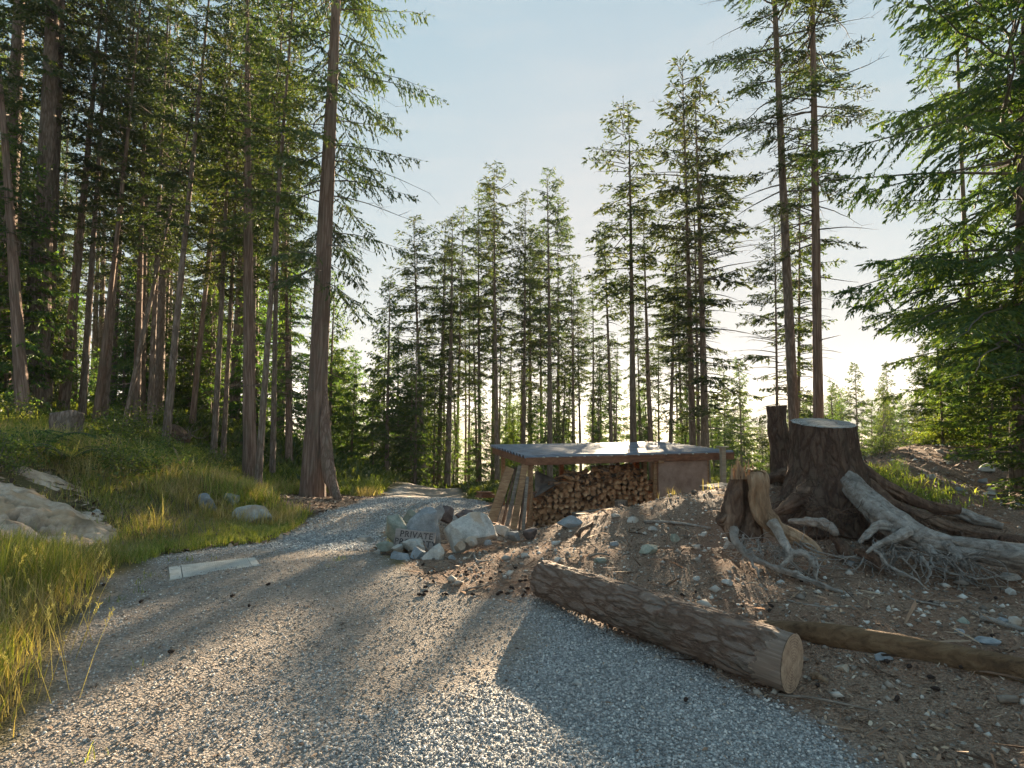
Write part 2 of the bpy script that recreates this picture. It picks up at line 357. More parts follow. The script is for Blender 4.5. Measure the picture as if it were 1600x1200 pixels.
#TERRAIN
# ------------------------------------------------------------------ ground sheets
def axis(lo, hi, c, fine, grow, half):
    """fine spacing within c +/- half, growing outwards"""
    a = list(np.arange(c, c+half, fine)); st = fine
    while a[-1] < hi: st *= grow; a.append(a[-1]+st)
    b = list(np.arange(c-fine, c-half, -fine)); st = fine
    while b[-1] > lo: st *= grow; b.append(b[-1]-st)
    return np.array(b[::-1]+a)
gx = axis(-1400, 1400, 0, .055, 1.06, 5.5); gy = axis(-300, 2200, 4.5, .055, 1.05, 3.5)
GX, GY = np.meshgrid(gx, gy); SD = road_sd(GX, GY)
SDn = SD+.12*fbm(GX, GY, 3.1, 3)*2
GZ = height(GX, GY, SD)
nx, ny = len(gx), len(gy)
cx, cy = (GX[:-1, :-1]+GX[1:, 1:])/2, (GY[:-1, :-1]+GY[1:, 1:])/2; csd = (SDn[:-1, :-1]+SDn[1:, 1:])/2
rightside = cx > np.interp(cy, [-6, 1, 3, 5, 8, 13, 20], [0, 0, 0, -1, -1.5, -1.5, -2])
isroad = csd < 0; isdirt = (~isroad) & rightside & (cy < 14) & (cy > -3) & (cx < 14)
ii = np.arange(ny-1)[:, None]*nx+np.arange(nx-1)[None]
quads = np.stack([ii, ii+1, ii+nx+1, ii+nx], -1)
VV = np.stack([GX, GY, GZ], -1).reshape(-1, 3)
road_w = ss(.12, -.10, SDn)
dirt_w = np.clip(ss(.30, .6, fbm(GX, GY, .55, 3)+.5+.5*np.exp(-((GX+1.7)/1.3)**2)*np.exp(-((GY-4.6)/1.6)**2)-.5*ss(2.2, 0, GX*0+np.hypot(GX-1.2, (GY-3.2)*.8))+.35*np.exp(-((GX+GY*.18-.1)/.3)**2)*ss(3, 4, GY)), 0, 1)
right_w = (GX > np.interp(GY, [-6, 1, 3, 5, 8, 13, 20], [0, 0, 0, -1, -1.5, -1.5, -2]))*(GY < 14)*(GX < 12)*1.0
BARE = np.array([P(a, b, d)[:2] for a, b, d in ((415, 775, 13), (520, 770, 14), (610, 784, 13), (560, 796, 10.4), (500, 806, 9.4), (440, 800, 9.8))])
veg_w = (1-right_w)*ss(-.25, .25, sdist(GX, GY, BARE)+.3*fbm(GX, GY, 1.7, 3))
for nm, mk_ in (('gravel_road', isroad), ('dirt_mound', isdirt), ('ground', ~(isroad | isdirt))):
    q = quads[mk_]; u, inv = np.unique(q, return_inverse=True)
    me = mesh(nm, VV[u], [inv.reshape(-1, 4)], M['ground'], smooth=True,
              attrs={'road': road_w.ravel()[u], 'dirt': dirt_w.ravel()[u], 'veg': veg_w.ravel()[u]})
    tag(obj(nm, me), kind='structure')
#TREES
# ------------------------------------------------------------------ conifer crowns
def crown(name, seed, Hh, z0, Rm, nb, kind='fir', leaf=.16, lw=.06, dens=1.0, mleaf='needles', side=None, dead=0.0, droop=1.0, prof=None, ld=.62):
    r = np.random.default_rng(seed); B = MB(); LV = []
    for k in range(nb):
        t = z0+(1-z0)*((k+r.random())/nb); z = t*Hh
        u = (t-z0)/(1-z0)
        pr = prof(u) if prof else (min(1, .55+u*1.6))*(1-u)**.75+.06
        L = Rm*pr*r.uniform(.55, 1.15); az = r.uniform(0, 2*math.pi)
        if side is not None and r.random() < side[1]: az = side[0]+r.normal(0, .9)
        bare = r.random() < dead*(1-u)
        if L < .12: L = .12
        up0 = (R(35)*u-R(8)*(1-u))+r.normal(0, .13)
        n = max(4, int(L/.35)+3); s = np.linspace(0, L, n)
        wig = r.normal(0, .035, n).cumsum()
        dirh = np.array([math.cos(az), math.sin(az), 0]); lat = np.array([-dirh[1], dirh[0], 0])
        zz = math.tan(up0)*s-droop*(.16 if kind != 'cedar' else .2)*(1-.7*u)*s*s/max(L*.6, .6)+(.10*droop*(s/L)**3*L if kind == 'cedar' else 0)
        pth = dirh*s[:, None]+lat*wig[:, None]*L*.5+np.array([0, 0, 1.])*(z+zz)[:, None]
        B.add(*tube(pth, np.linspace(.010+(.0045 if kind == 'cedar' else .009)*L, .003, n), 4, False), m=0)
        if bare:
            for _ in range(int(3+L*2)):
                j = r.integers(1, n); d = dirh*r.uniform(.3, .8)+lat*r.choice([-1, 1])*r.uniform(.4, .9)+np.array([0, 0, r.uniform(-.5, .2)])
                B.add(*tube(np.stack([pth[j], pth[j]+d*r.uniform(.1, .45)*L*.5]), [.006, .002], 3, False), m=0)
            continue
        # branchlets
        m = max(4, int(L*8.5*dens)); sb = np.sort(r.uniform(.16 if L < 1.5 else .22, 1.0, m))*L
        sgn = np.where(np.arange(m) % 2, 1, -1.)
        base = np.stack([np.interp(sb, s, pth[:, i]) for i in range(3)], 1)
        bl = np.minimum(.30*L, .62)*(1.08-(sb/L)**1.5)*r.uniform(.5, 1.2, m)+.10
        fw = r.uniform(.25, .8, m); dn = r.uniform(.02, .45, m)*(1.0 if kind == 'fir' else 1.7)*droop
        bd = dirh*fw[:, None]+lat*sgn[:, None]-np.array([0, 0, 1.])*dn[:, None]; bd /= np.linalg.norm(bd, axis=1)[:, None]
        keep = r.random(m) > .12
        for j in np.nonzero(keep)[0]:
            nl = max(2, int(bl[j]/leaf*2.6*dens)+1); q = np.linspace(.08, 1, nl)*bl[j]
            c = base[j]+bd[j]*q[:, None]; c[:, 2] -= .35*droop*q*q
            dd = bd[j]+r.normal(0, .45, (nl, 3)); dd[:, 2] -= (.25 if kind == 'fir' else .55)*droop
            dd /= np.linalg.norm(dd, axis=1)[:, None]
            LV.append(np.concatenate([c, dd], 1))
        # leader tuft
        c = np.repeat(pth[-1:], 3, 0); dd = dirh+r.normal(0, .4, (3, 3)); dd /= np.linalg.norm(dd, axis=1)[:, None]; LV.append(np.concatenate([c, dd], 1))
    LV = np.concatenate(LV); n = len(LV); c = LV[:, :3]; d = LV[:, 3:]
    s = np.cross(d, r.normal(0, 1, (n, 3))+np.array([0, 0, .8])); s /= np.linalg.norm(s, axis=1)[:, None]+1e-9
    ln = leaf*r.uniform(.6, 1.45, n)[:, None]; w_ = lw*r.uniform(.6, 1.4, n)[:, None]
    V = np.stack([c, c+d*ln*.45+s*w_, c+d*ln, c+d*ln*.5-s*w_], 1).reshape(-1, 3)
    V += r.normal(0, leaf*.05, V.shape)
    B.add(V, [np.arange(n*4).reshape(n, 4)], m=1, smooth=False)
    me = mesh(name, np.concatenate(B.V), B.F, [M['twig'], M[mleaf]], B.M, B.S); me['n'] = n
    return me
CR = {}
CR['fir'] = [crown('crown', 10+i, 14, z0, Rm*.95, nb, leaf=.13, lw=.020, dead=.75, dens=1.7, droop=1.1, prof=lambda u: min(1, .35+u*1.4)*(1-u)**.62+.05) for i, (z0, Rm, nb) in enumerate([(.26, 2.0, 112), (.34, 2.2, 100), (.30, 1.7, 100), (.15, 2.3, 130), (.44, 2.0, 86)])]
CR['hemlock'] = [crown('crown', 20+i, 10, z0, Rm, nb, 'cedar', leaf=.12, lw=.024, dens=1.5, mleaf='cedar') for i, (z0, Rm, nb) in enumerate([(.03, 2.1, 125), (.06, 1.7, 110), (.02, 2.5, 130)])]
CR['cone'] = [crown('crown', 30+i, 10, .05, Rm, 110, 'fir', leaf=.17, lw=.035, dens=1.4, prof=lambda u: (1-u)**.95+.03) for i, Rm in enumerate([2.2, 2.8])]
CR['tall'] = [crown('crown', 40+i, 26, z0, 3.3, nb, 'fir', leaf=.12, lw=.018, dens=1.7, dead=dd, droop=.7, prof=lambda u: min(1, .5+u*1.2)*(1-u)**.5+.05) for i, (z0, nb, dd) in enumerate([(.36, 95, .5), (.30, 110, .7)])]
CR['left'] = [crown('crown', 50+i, 22, z0, 2.3, nb, 'fir', leaf=.13, lw=.022, dens=1.6, dead=.25, mleaf='needles', prof=lambda u: min(1, .5+u*1.2)*(1-u)**.5+.05) for i, (z0, nb) in enumerate([(.40, 105), (.46, 95), (.34, 115)])]
def trunk_mesh(h, r0, r1, seed, flare=.35, sides=12, bend=0.0, hf=.9):
    n = 26; t = np.linspace(0, 1, n)**1.35; z = t*h-.3
    rr = r0+(r1-r0)*t; rr = rr+r0*flare*np.exp(-np.maximum(z, 0)/hf/max(r0*2.5, .3))
    r = np.random.default_rng(seed); ph = r.uniform(0, 6, 2)
    x = bend*np.sin(t*2.2+ph[0])-bend*math.sin(ph[0]); y = bend*np.sin(t*1.9+ph[1])-bend*math.sin(ph[1])
    return tube(np.stack([x, y, z], 1), rr, sides, True, .10, seed, lsc=.8, ridge=.05, nridge=5)
def tree(name, label, cat, base, top, r0, cr, crown_scale=None, group=None, barkm='bark', seed=0, flare=.35, bend=.05, crot=None, sides=12, stubs=0, csc_r=1.0):
    """base: ground point; top: world point on the axis at full height"""
    base = np.asarray(base, float); ax = np.asarray(top, float)-base; h = np.linalg.norm(ax)
    e = empty(name, base); e.rotation_mode = 'QUATERNION'
    e.rotation_quaternion = Vector(ax).to_track_quat('Z', 'Y')
    tag(e, label, cat, group)
    rs = random.Random(seed)
    V, fs = trunk_mesh(h, r0, max(.012, r0*.08), seed, flare, sides, bend); B = MB().add(V, fs)
    rr = np.random.default_rng(seed+99)
    for k in range(stubs):
        z = h*rr.uniform(.12, .6); a = rr.uniform(0, 6.28); L = rr.uniform(.15, .9); rad = r0*(1-z/h)
        p0 = np.array([math.cos(a)*rad*.6, math.sin(a)*rad*.6, z]); p1 = p0+np.array([math.cos(a), math.sin(a), rr.uniform(-.4, .2)])*L
        B.add(*tube(smooth_path([p0, (p0+p1)/2+rr.normal(0, .03, 3), p1], 4), [.016, .011, .007, .003], 4, False))
    B.build('trunk', M[barkm], e)
    c = obj('crown', cr, e); hz = cr['H'] if 'H' in cr else 14
    sz = h/hz; c.scale = (sz*csc_r, sz*csc_r, sz)
    c.rotation_euler = (0, 0, crot if crot is not None else rs.uniform(0, 6.28))
    return e
for k, hh in (('fir', 14), ('hemlock', 10), ('cone', 10), ('tall', 26), ('left', 22)):
    for m_ in CR[k]: m_['H'] = float(hh)
def tree_px(bx, by, tx, ty, d, wpx, cr, hfac=1.0, onground=True, **kw):
    """base pixel, a pixel higher on the axis, distance; hfac extends the axis beyond that pixel"""
    b = P(bx, by, d); hz = H(b[0], b[1])
    t = P(tx, ty, d); dirn = (t-b)/(t[2]-b[2])
    base = b+dirn*(hz-b[2]) if onground else b
    top = b+(t-b)*hfac
    base = np.array([base[0], base[1], hz-.05])
    return tree(kw.pop('name', 'fir_tree'), base=base, top=top, r0=wpx/2*d/F, cr=cr, **kw)
# --- left forest, in order from the left edge: base px, upper px, distance, width, extension, crown
LF = [ # bx, by, tx, ty, d, w, hfac, kind, idx, label
 (36, 655, 0, 300, 12.5, 20, 2.2, 'left', 2, 'dark leaning tree with a flared pale base at the far left edge'),
 (100, 625, 150, 90, 15, 16, 1.35, 'left', 0, 'fir trunk with a sunlit right edge, growing behind the grey stump'),
 (128, 643, 158, 80, 15, 11, 1.3, 'left', 1, 'slim fir just right of the trunk behind the grey stump'),
 (149, 648, 198, 77, 14.5, 10, 1.3, 'left', 2, 'left one of the close pair of fir trunks beside the grey stump'),
 (163, 649, 207, 77, 15.5, 10, 1.3, 'left', 0, 'right one of the close pair of fir trunks beside the grey stump'),
 (192, 678, 281, 240, 14, 9, 1.3, 'fir', 4, 'thin fir leaning strongly to the right across its neighbours'),
 (213, 672, 238, 127, 15.5, 12, 1.35, 'left', 1, 'straight reddish fir trunk standing behind the foot of the leaning fir'),
 (234, 672, 275, 80, 14.5, 9, 1.3, 'left', 2, 'narrow fir between the straight reddish trunk and the one with the rootball'),
 (258, 700, 303, 80, 12.5, 12, 1.35, 'left', 0, 'grey fir trunk with swept base growing beside the dark upturned rootball'),
 (300, 662, 342, 190, 18, 9, 1.35, 'left', 1, 'fir trunk with a bright right edge, first one right of the rootball'),
 (333, 702, 351, 160, 14.5, 10, 1.35, 'left', 2, 'dark straight fir above the fallen pale branch on the bank'),
 (350, 700, 380, 290, 15, 8, 1.5, 'fir', 1, 'thin fir tilting right, beside the thick mossy trunk'),
 (391, 762, 383, 110, 13.5, 22, 1.4, 'left', 0, 'thick dark mossy fir trunk, stoutest of the left forest'),
 (402, 772, 433, 120, 11.5, 11, 1.4, 'left', 1, 'slender pale fir crossing in front of the thick mossy trunk'),
 (425, 765, 443, 140, 15, 9, 1.35, 'left', 2, 'slender fir just right of the thick mossy trunk'),
 (452, 772, 453, 330, 17, 11, 1.1, 'fir', 3, 'shorter fir standing left of the great cedar trunk'),
]
for k, (bx, by, tx, ty, d, wp, hf, kd, ix, lb) in enumerate(LF):
    tree_px(bx, by, tx, ty, d, wp, CR[kd][ix], hf, label=lb, cat='tree', group='trees of the left forest', seed=k+1, bend=.12, stubs=14,
            flare=.5 if k in (0, 8) else .25, csc_r=1.0, barkm='bark' if k % 3 else 'bark_red')
# --- grove behind the woodshed: base px x, x at y=430, top px (x,y), distance, width
CG = [(665, 652, 648, 338, 24, 8, 3, 'nearest broad-crowned fir at the left end of the grove, beside the open sky'),
 (685, 689, 690, 345, 26, 8, 0, 'second trunk from the left in the grove behind the gravel road'),
 (698, 702, 706, 340, 25, 10, 2, 'sturdy fir close behind the second trunk of the grove'),
 (713, 716, 722, 325, 29, 5, 1, 'thin fir right of the sturdy one at the left of the grove'),
 (732, 733, 734, 420, 30, 4, 2, 'very thin short fir above the red stacked boards'),
 (750, 755, 752, 295, 28, 6, 0, 'fir rising straight above the left corner of the shed roof'),
 (769, 769, 768, 330, 30, 5, 4, 'thin fir just left of the tallest pointed fir of the grove'),
 (777, 778, 776, 258, 26, 8, 1, 'tall pointed fir above the left third of the shed roof'),
 (816, 818, 821, 300, 27, 7, 2, 'fir with small round crown right of the tall pointed one'),
 (830, 830, 832, 400, 30, 5, 0, 'short thin fir over the leaning boards of the shed'),
 (848, 847, 846, 360, 31, 5, 4, 'thin fir just left of the bushy topped one'),
 (859, 858, 857, 262, 26, 9, 1, 'bushy topped fir over the middle of the shed roof'),
 (873, 872, 876, 310, 30, 5, 0, 'thin fir just right of the bushy topped one'),
 (881, 881, 883, 520, 32, 4, 2, 'lowest spindly fir over the middle of the shed'),
 (896, 894, 893, 420, 28, 6, 4, 'fir with bare straight trunk left of the sun'),
 (925, 924, 926, 430, 29, 5, 2, 'feathery fir whose crown stops below the sun'),
 (941, 940, 940, 520, 31, 4, 0, 'spindly low fir under the sun glow'),
 (956, 948, 944, 350, 27, 7, 1, 'fir leaning slightly left, next before the sunlit trunk'),
 (990, 983, 975, 165, 23, 11, 4, 'tall pale trunk standing right in front of the low sun'),
 (1019, 1008, 1000, 330, 24, 9, 2, 'fir tilting left, first one right of the sun'),
 (1047, 1060, 1062, 350, 25, 7, 3, 'fir whose trunk curves right above the shed panel'),
 (1067, 1064, 1060, 380, 29, 5, 0, 'thin fir between the curved trunk and the tall dark pair'),
 (1083, 1075, 1066, 95, 22, 11, 0, 'dark tall trunk, left one of the tall pair over the shed panel'),
 (1092, 1085, 1080, 240, 25, 6, 2, 'thin trunk caught between the tall pair over the shed panel'),
 (1103, 1095, 1093, 135, 21.5, 13, 3, 'thick pale trunk, right one of the tall pair over the shed panel')]
for k, (bx, mx, tx, ty, d, wp, ix, lb) in enumerate(CG):
    by = 740 if bx > 760 else 775
    tree_px(bx, by, tx, ty, d, wp*1.1, CR['fir'][ix], 1.0, label=lb, cat='tree', group='firs of the grove behind the woodshed', seed=100+k, bend=.1, stubs=10, flare=.15,
            csc_r=1.35 if k in (0, 18, 22, 24) else (1.0, 1.15, .9)[k % 3])
rx_ = np.random.default_rng(66)
for k in range(22):
    bx = 668+k*20.5+rx_.uniform(-8, 8); ty = np.interp(bx, [668, 780, 860, 930, 1000, 1110], [400, 350, 350, 480, 430, 330])+rx_.uniform(0, 130)
    tree_px(bx, 750, bx+rx_.uniform(-9, 7), ty, rx_.uniform(28, 33), rx_.uniform(3.5, 5.5), CR['fir'][(4, 1, 4, 2)[k % 4]], 1.0, label='thin bare-stemmed fir standing in the back rows of the grove', cat='tree', group='thin firs in the back rows of the grove', seed=160+k, bend=.15, stubs=8, flare=.1, csc_r=.8)
# --- two tall trunks behind the big stump, and companions
tree_px(1241, 655, 1215, 70, 13.5, 17, CR['tall'][0], 1.9, label='tall bushy-footed fir trunk, left one of the two behind the big stump', cat='tree', group='tall firs behind the big stump', seed=201, bend=.1, stubs=20, crot=2.2)
tree_px(1278, 655, 1265, 70, 13.0, 16.5, CR['tall'][1], 1.9, label='tall fir trunk with long dead limbs, right one of two behind the big stump', cat='tree', group='tall firs behind the big stump', seed=202, bend=.05, stubs=30, crot=.5, barkm='bark_red')
tree_px(1247, 640, 1248, 235, 17, 7, CR['fir'][3], 1.0, label='thin shaggy fir between the two tall trunks behind the big stump', cat='tree', group='tall firs behind the big stump', seed=203)
tree_px(1214, 640, 1213, 335, 16, 6, CR['fir'][3], 1.0, label='slender shaggy fir just left of the tall trunks behind the big stump', cat='tree', group='tall firs behind the big stump', seed=204, csc_r=1.1)
# --- great cedar by the road (own crown), near conifers at the right edge
pc = CR['cedar_big'] = crown('crown', 61, 24, .27, 3.5, 150, 'cedar', leaf=.11, lw=.019, dens=1.5, mleaf='needles', side=(-.2, .5), dead=.15, droop=1.4, prof=lambda u: min(1, .55+u*1.5)*(1-u)**.4+.05); pc['H'] = 24.0
gc = tree_px(487, 775, 520, 75, 12.2, 34, pc, 1.75, name='cedar_tree', label='great reddish cedar trunk with flaring base where the road bends', cat='tree', seed=300, flare=.25, bend=.04, crot=0, sides=24, barkm='bark_red', stubs=12)
bz = np.array(gc.location)
def butt(pts, rad):
    pp = smooth_path([np.array(P(a, b, d))-bz for a, b, d in pts], 16)
    Rm_ = np.array(gc.rotation_quaternion.to_matrix()); return tube(pp @ Rm_, np.interp(np.linspace(0, 1, 16), np.linspace(0, 1, len(rad)), rad), 10, True, .12, 5)
MB().add(*butt([(507, 560, 12.3), (508, 660, 12.1), (514, 740, 11.9), (530, 784, 11.7)], [.02, .12, .15, .07])).build('root', M['bark_red'], gc)
rg = [(1588, 760, 1578, 80, 6.9, 22, 1.5, 71, 2.9, 'big dark conifer at the right edge with limbs reaching over the dirt mound'),
      (1524, 735, 1515, 200, 10.5, 10, 1.6, 72, 3.0, 'slimmer conifer behind the big one at the right edge'),
      (1700, 760, 1690, 80, 8.0, 24, 1.5, 73, 3.1, 'conifer mostly out of view whose branches hang in from the right')]
for bx, by, tx, ty, d, wp, hf, sd_, az, lb in rg:
    b = P(bx, by, d); t = P(tx, ty, d); hh = (t[2]-b[2])*hf
    me = crown('crown', sd_, hh, .21 if sd_ != 72 else .05, 2.8 if sd_ != 72 else 2.4, 95, 'cedar', leaf=.075, lw=.010, dens=2.1, mleaf='cedar', side=(az, .5), dead=.1, droop=1.0, prof=lambda u: min(1, .75+u*1.0)*(1-u)**.45+.05); me['H'] = float(hh)
    tree_px(bx, by, tx, ty, d, wp, me, hf, name='conifer', label=lb, cat='tree', group='near conifers at the right side', seed=sd_, crot=0, bend=.1, stubs=10)
# --- young conifers and undergrowth trees
def young(n, seed, region, kinds, hr, label, group, name='young_conifer', rr=.012):
    r = np.random.default_rng(seed); k = 0; tries = 0
    while k < n and tries < 4000:
        tries += 1
        d = r.uniform(*region[2]); px = r.uniform(*region[:2]); x = (px-800)/F*d; z = H(x, d)
        h = r.uniform(*hr); kd = kinds[r.integers(len(kinds))]
        cr = CR[kd][r.integers(len(CR[kd]))]
        tree(name, label, 'tree', (x, d, z-.1), (x+r.normal(0, .15), d+r.normal(0, .1), z+h), rr*h, cr, group=group, seed=int(seed*50+k), flare=.1, sides=7, csc_r=r.uniform(.8, 1.1), barkm='bark')
        k += 1
young(18, 1, (455, 690, (21, 30)), ['hemlock'], (5.5, 8.5), 'leafy young conifer between the great cedar and the grove trunks', 'young conifers beside the great cedar')
young(16, 11, (640, 860, (26, 34)), ['hemlock'], (4.0, 6.2), 'leafy young conifer filling the space between the grove trunks', 'young conifers under the grove')
young(26, 2, (780, 1130, (27, 40)), ['hemlock'], (4.4, 6.8), 'low young conifer showing green above the shed roof', 'young conifers above the shed roof')
young(38, 3, (-60, 470, (20, 32)), ['hemlock'], (6, 10), 'sunlit young conifer deep among the left forest trunks', 'young conifers of the left forest')
young(36, 4, (-140, 440, (19, 32)), ['left', 'left', 'fir'], (15, 21), 'tall slender forest tree deep behind the left forest trunks', 'distant trees of the left forest', 'forest_tree')
young(10, 5, (-110, 40, (12.5, 16)), ['hemlock'], (5, 8), 'dark drooping conifer at the far left edge', 'dark conifers at the left edge')
young(4, 12, (-50, 70, (13.5, 17)), ['left'], (20, 23), 'tall dark conifer rising at the top left corner', 'tall conifers at the top left corner', 'forest_tree')
young(30, 13, (1085, 1480, (30, 48)), ['hemlock', 'cone'], (5.2, 8.0), 'hazy green conifer in the band beyond the stumps', 'hazy conifer band beyond the stumps')
young(20, 6, (1440, 1800, (10.2, 16)), ['hemlock'], (2.2, 4.8), 'bushy yellow-green young conifer behind the right end of the mound', 'bushy conifers at the right side')
for px, d, h, lb in ((1612, 6.4, 2.9, 'light green young conifer in front of the big conifer trunk at the right edge'), (1540, 8.9, 2.6, 'low spreading young conifer on the mound edge left of the big conifer'), (1470, 9.9, 2.2, 'smallest spreading young conifer on the mound crest')):
    x = (px-800)/F*d; z = H(x, d); tree('young_conifer', lb, 'tree', (x, d, z-.05), (x+.1, d, z+h), .022, CR['hemlock'][2], group='young conifers on the mound edge', seed=px, flare=.1, sides=7, csc_r=1.5)
# --- distant hazy trees
for k, (px, top, d, kd, lb) in enumerate([(1160, 612, 48, 'cone', 'lone pointed conifer in the haze right of the shed'), (1120, 655, 60, 'cone', 'hazy conifer top just right of the tall grove pair'),
    (1190, 650, 52, 'cone', 'hazy conifer between the lone pointed one and the cut trunk'), (1335, 568, 40, 'cone', 'blue-green pointed conifer right of the bare tall trunk'),
    (1385, 568, 42, 'cone', 'pointed dark conifer farthest right before the hazy gap'), (1305, 600, 48, 'cone', 'hazy conifer right behind the bare tall trunk'),
    (1360, 625, 34, 'hemlock', 'dense dark conifer above the mound crest'), (1300, 640, 36, 'hemlock', 'dense green conifer just right of the big stump top'),
    (1410, 620, 37, 'hemlock', 'dense conifer at the right edge of the hazy gap'), (1465, 560, 26, 'hemlock', 'tall soft green conifer on the right of the hazy gap'),
    (1235, 640, 44, 'hemlock', 'hazy green tree behind the cut leaning trunk'), (1140, 690, 40, 'hemlock', 'low hazy tree over the right end of the shed roof'),
    (1205, 680, 38, 'hemlock', 'low hazy tree left of the cut leaning trunk'), (1265, 610, 55, 'cone', 'faint conifer top seen between the two tall trunks')]):
    t = P(px, top, d); z = H(t[0], d); h = t[2]-z
    tree('distant_conifer', lb, 'tree', (t[0], d, z-.2), t, .014*h, CR[kd][k % len(CR[kd])], group='distant conifers beyond the mound', seed=500+k, flare=.1, sides=7, csc_r=1.0)
young(45, 7, (380, 1700, (55, 110)), ['cone', 'hemlock'], (8, 13), 'faint conifer of the far hillside', 'faint conifers of the far hillside', 'hillside_conifer')
# --- far hills
hx = np.linspace(-300, 1500, 60); V = []
for x in hx:
    t_ = (x-300)/500; hgt = 20+46*math.exp(-((x-640)/190)**2)+22*math.exp(-((x-980)/260)**2)+8*mnoise.noise(Vector((x*.01, 0, 0)))
    for j in range(9): u = j/8; V.append((x, 850+u*500, -24+(hgt)*math.sin(math.pi*u)**.8+3*mnoise.noise(Vector((x*.02, u*4, 0)))*math.sin(math.pi*u)))
i = np.arange(59)[:, None]*9+np.arange(8)[None]
M['hill'] = mat('forested_hill', lambda s: s.col(s.ramp(s.noise(s.pos(), .05, 5), [(.3, (.03, .045, .03)), (.7, (.06, .08, .05))])))
tag(obj('hills', mesh('hills', V, [np.stack([i, i+9, i+10, i+1], -1).reshape(-1, 4)], M['hill'], smooth=True)), kind='structure')
# ------------------------------------------------------------------ rocks
def rock_mesh(name, seed, dims, m, ang=.5, sub=3, flat=0):
    import bmesh
    bm = bmesh.new(); bmesh.ops.create_icosphere(bm, subdivisions=sub, radius=1)
    r = np.random.default_rng(seed); V = np.array([v.co[:] for v in bm.verts])
    for _ in range(int(9+ang*8)):
        n = r.normal(0, 1, 3); n /= np.linalg.norm(n); h = r.uniform(.48, .80)
        dd = V @ n; k = dd > h; V[k] -= np.outer((dd[k]-h)*(.97), n)
    for i in range(len(V)):
        v = Vector(V[i]*1.3+seed*3.1); V[i] *= 1+.10*mnoise.noise(v)+.05*mnoise.noise(v*3.1)+.02*mnoise.noise(v*8)
    V /= np.abs(V).max(0); V *= np.array(dims)/2
    Fc = np.array([[v.index for v in f.verts] for f in bm.faces]); bm.free()
    me = mesh(name, V, [Fc], M[m], smooth=True)
    return me
def sharp(me, ang=28):
    me.set_sharp_from_angle(angle=R(ang))
def rock(px, py, wp, hp, d, m, label, seed, depth=.8, ang=.5, rot=0, group=None, tilt=0, name='rock', sub=4):
    c = P(px, py, d); w_, h_ = wp*d/F, hp*d/F
    me = rock_mesh(name, seed, (w_*1.08, w_*depth, h_*1.28), m, ang*1.6, sub); sharp(me, 20)
    o = obj(name, me, loc=(c[0], c[1], c[2]-h_*.08)); o.rotation_euler = (0, R(tilt), 0)
    tag(o, label, 'rock', group); return o
RG = 'rocks piled round the wooden sign'
rocks = [
 (622, 826, 44, 50, 6.75, 'rock_green', 'lichen-tinged greenish boulder at the left end of the sign pile', .7, .4, 0),
 (643, 812, 48, 30, 7.2, 'rock_green', 'pale greenish slab lying behind the sign', .7, .7, 8),
 (664, 829, 60, 62, 6.65, 'rock_blue', 'large blue-grey pointed slab rising behind the sign', .35, .9, -8),
 (681, 806, 22, 34, 6.9, 'rock_blue', 'narrow upright grey stone on top of the sign pile', .5, .8, 14),
 (698, 802, 25, 22, 7.4, 'rock_dark', 'dark purplish round stone at the top of the sign pile', .8, .2, 0),
 (725, 803, 30, 18, 7.5, 'rock_dark', 'low brown rounded stone behind the big white boulder', .8, .1, 0),
 (733, 828, 82, 52, 6.5, 'rock_pale', 'big white boulder with rusty underside, largest of the sign pile', .75, .5, 4),
 (784, 830, 28, 18, 6.9, 'rock_pale', 'pale slanting stone just right of the big white boulder', .8, .6, 20),
 (804, 835, 24, 15, 6.9, 'rock_blue', 'small blue stone at the foot of the leaning boards', .8, .6, 0),
 (827, 832, 24, 18, 6.9, 'rock_dark', 'dark purplish stone at the foot of the shed post', .8, .3, 0),
 (647, 851, 40, 21, 6.25, 'rock_pale', 'flat pale stone propped against the wooden sign', .8, .8, 18),
 (622, 857, 18, 13, 6.2, 'rock_pale', 'small buff stone left of the flat one that props the sign', .8, .5, 0),
 (625, 869, 34, 18, 5.95, 'rock_blue', 'flat blue stone at the lower left corner of the sign pile', .8, .8, 6),
 (652, 867, 27, 21, 5.95, 'rock_blue', 'pale blue angular stone next to the buff boulder', .8, .8, 0),
 (681, 866, 37, 29, 5.9, 'rock_pale', 'buff blocky boulder at the front of the sign pile', .8, .7, 0),
 (717, 853, 18, 15, 6.1, 'rock_pale', 'small pale stone under the big white boulder', .8, .7, 20),
 (737, 845, 20, 12, 6.15, 'rock_pale', 'small flat stone right below the big white boulder', .8, .7, 0),
 (573, 841, 26, 9, 6.45, 'rock_pale', 'low white stone lying apart on the gravel left of the sign pile', .8, .6, 4),
 (601, 851, 28, 14, 6.25, 'rock_green', 'mossy low stone between the white one and the sign pile', .8, .4, 0),
 (590, 862, 12, 7, 6.0, 'rock_pale', 'small chip of stone on the gravel left of the blue flat stone', .8, .4, 0),
 (707, 872, 13, 9, 5.8, 'rock_blue', 'small blue stone right of the buff boulder', .8, .4, 0),
 (763, 848, 12, 8, 6.2, 'rock_blue', 'small grey stone in the dirt right of the pile', .8, .4, 0)]
for k, (px, py, w_, h_, d, m_, lb, dp, an, ti) in enumerate(rocks):
    rock(px, py, w_, h_, d, m_, lb, 30+k, dp, an, group=RG, tilt=ti)
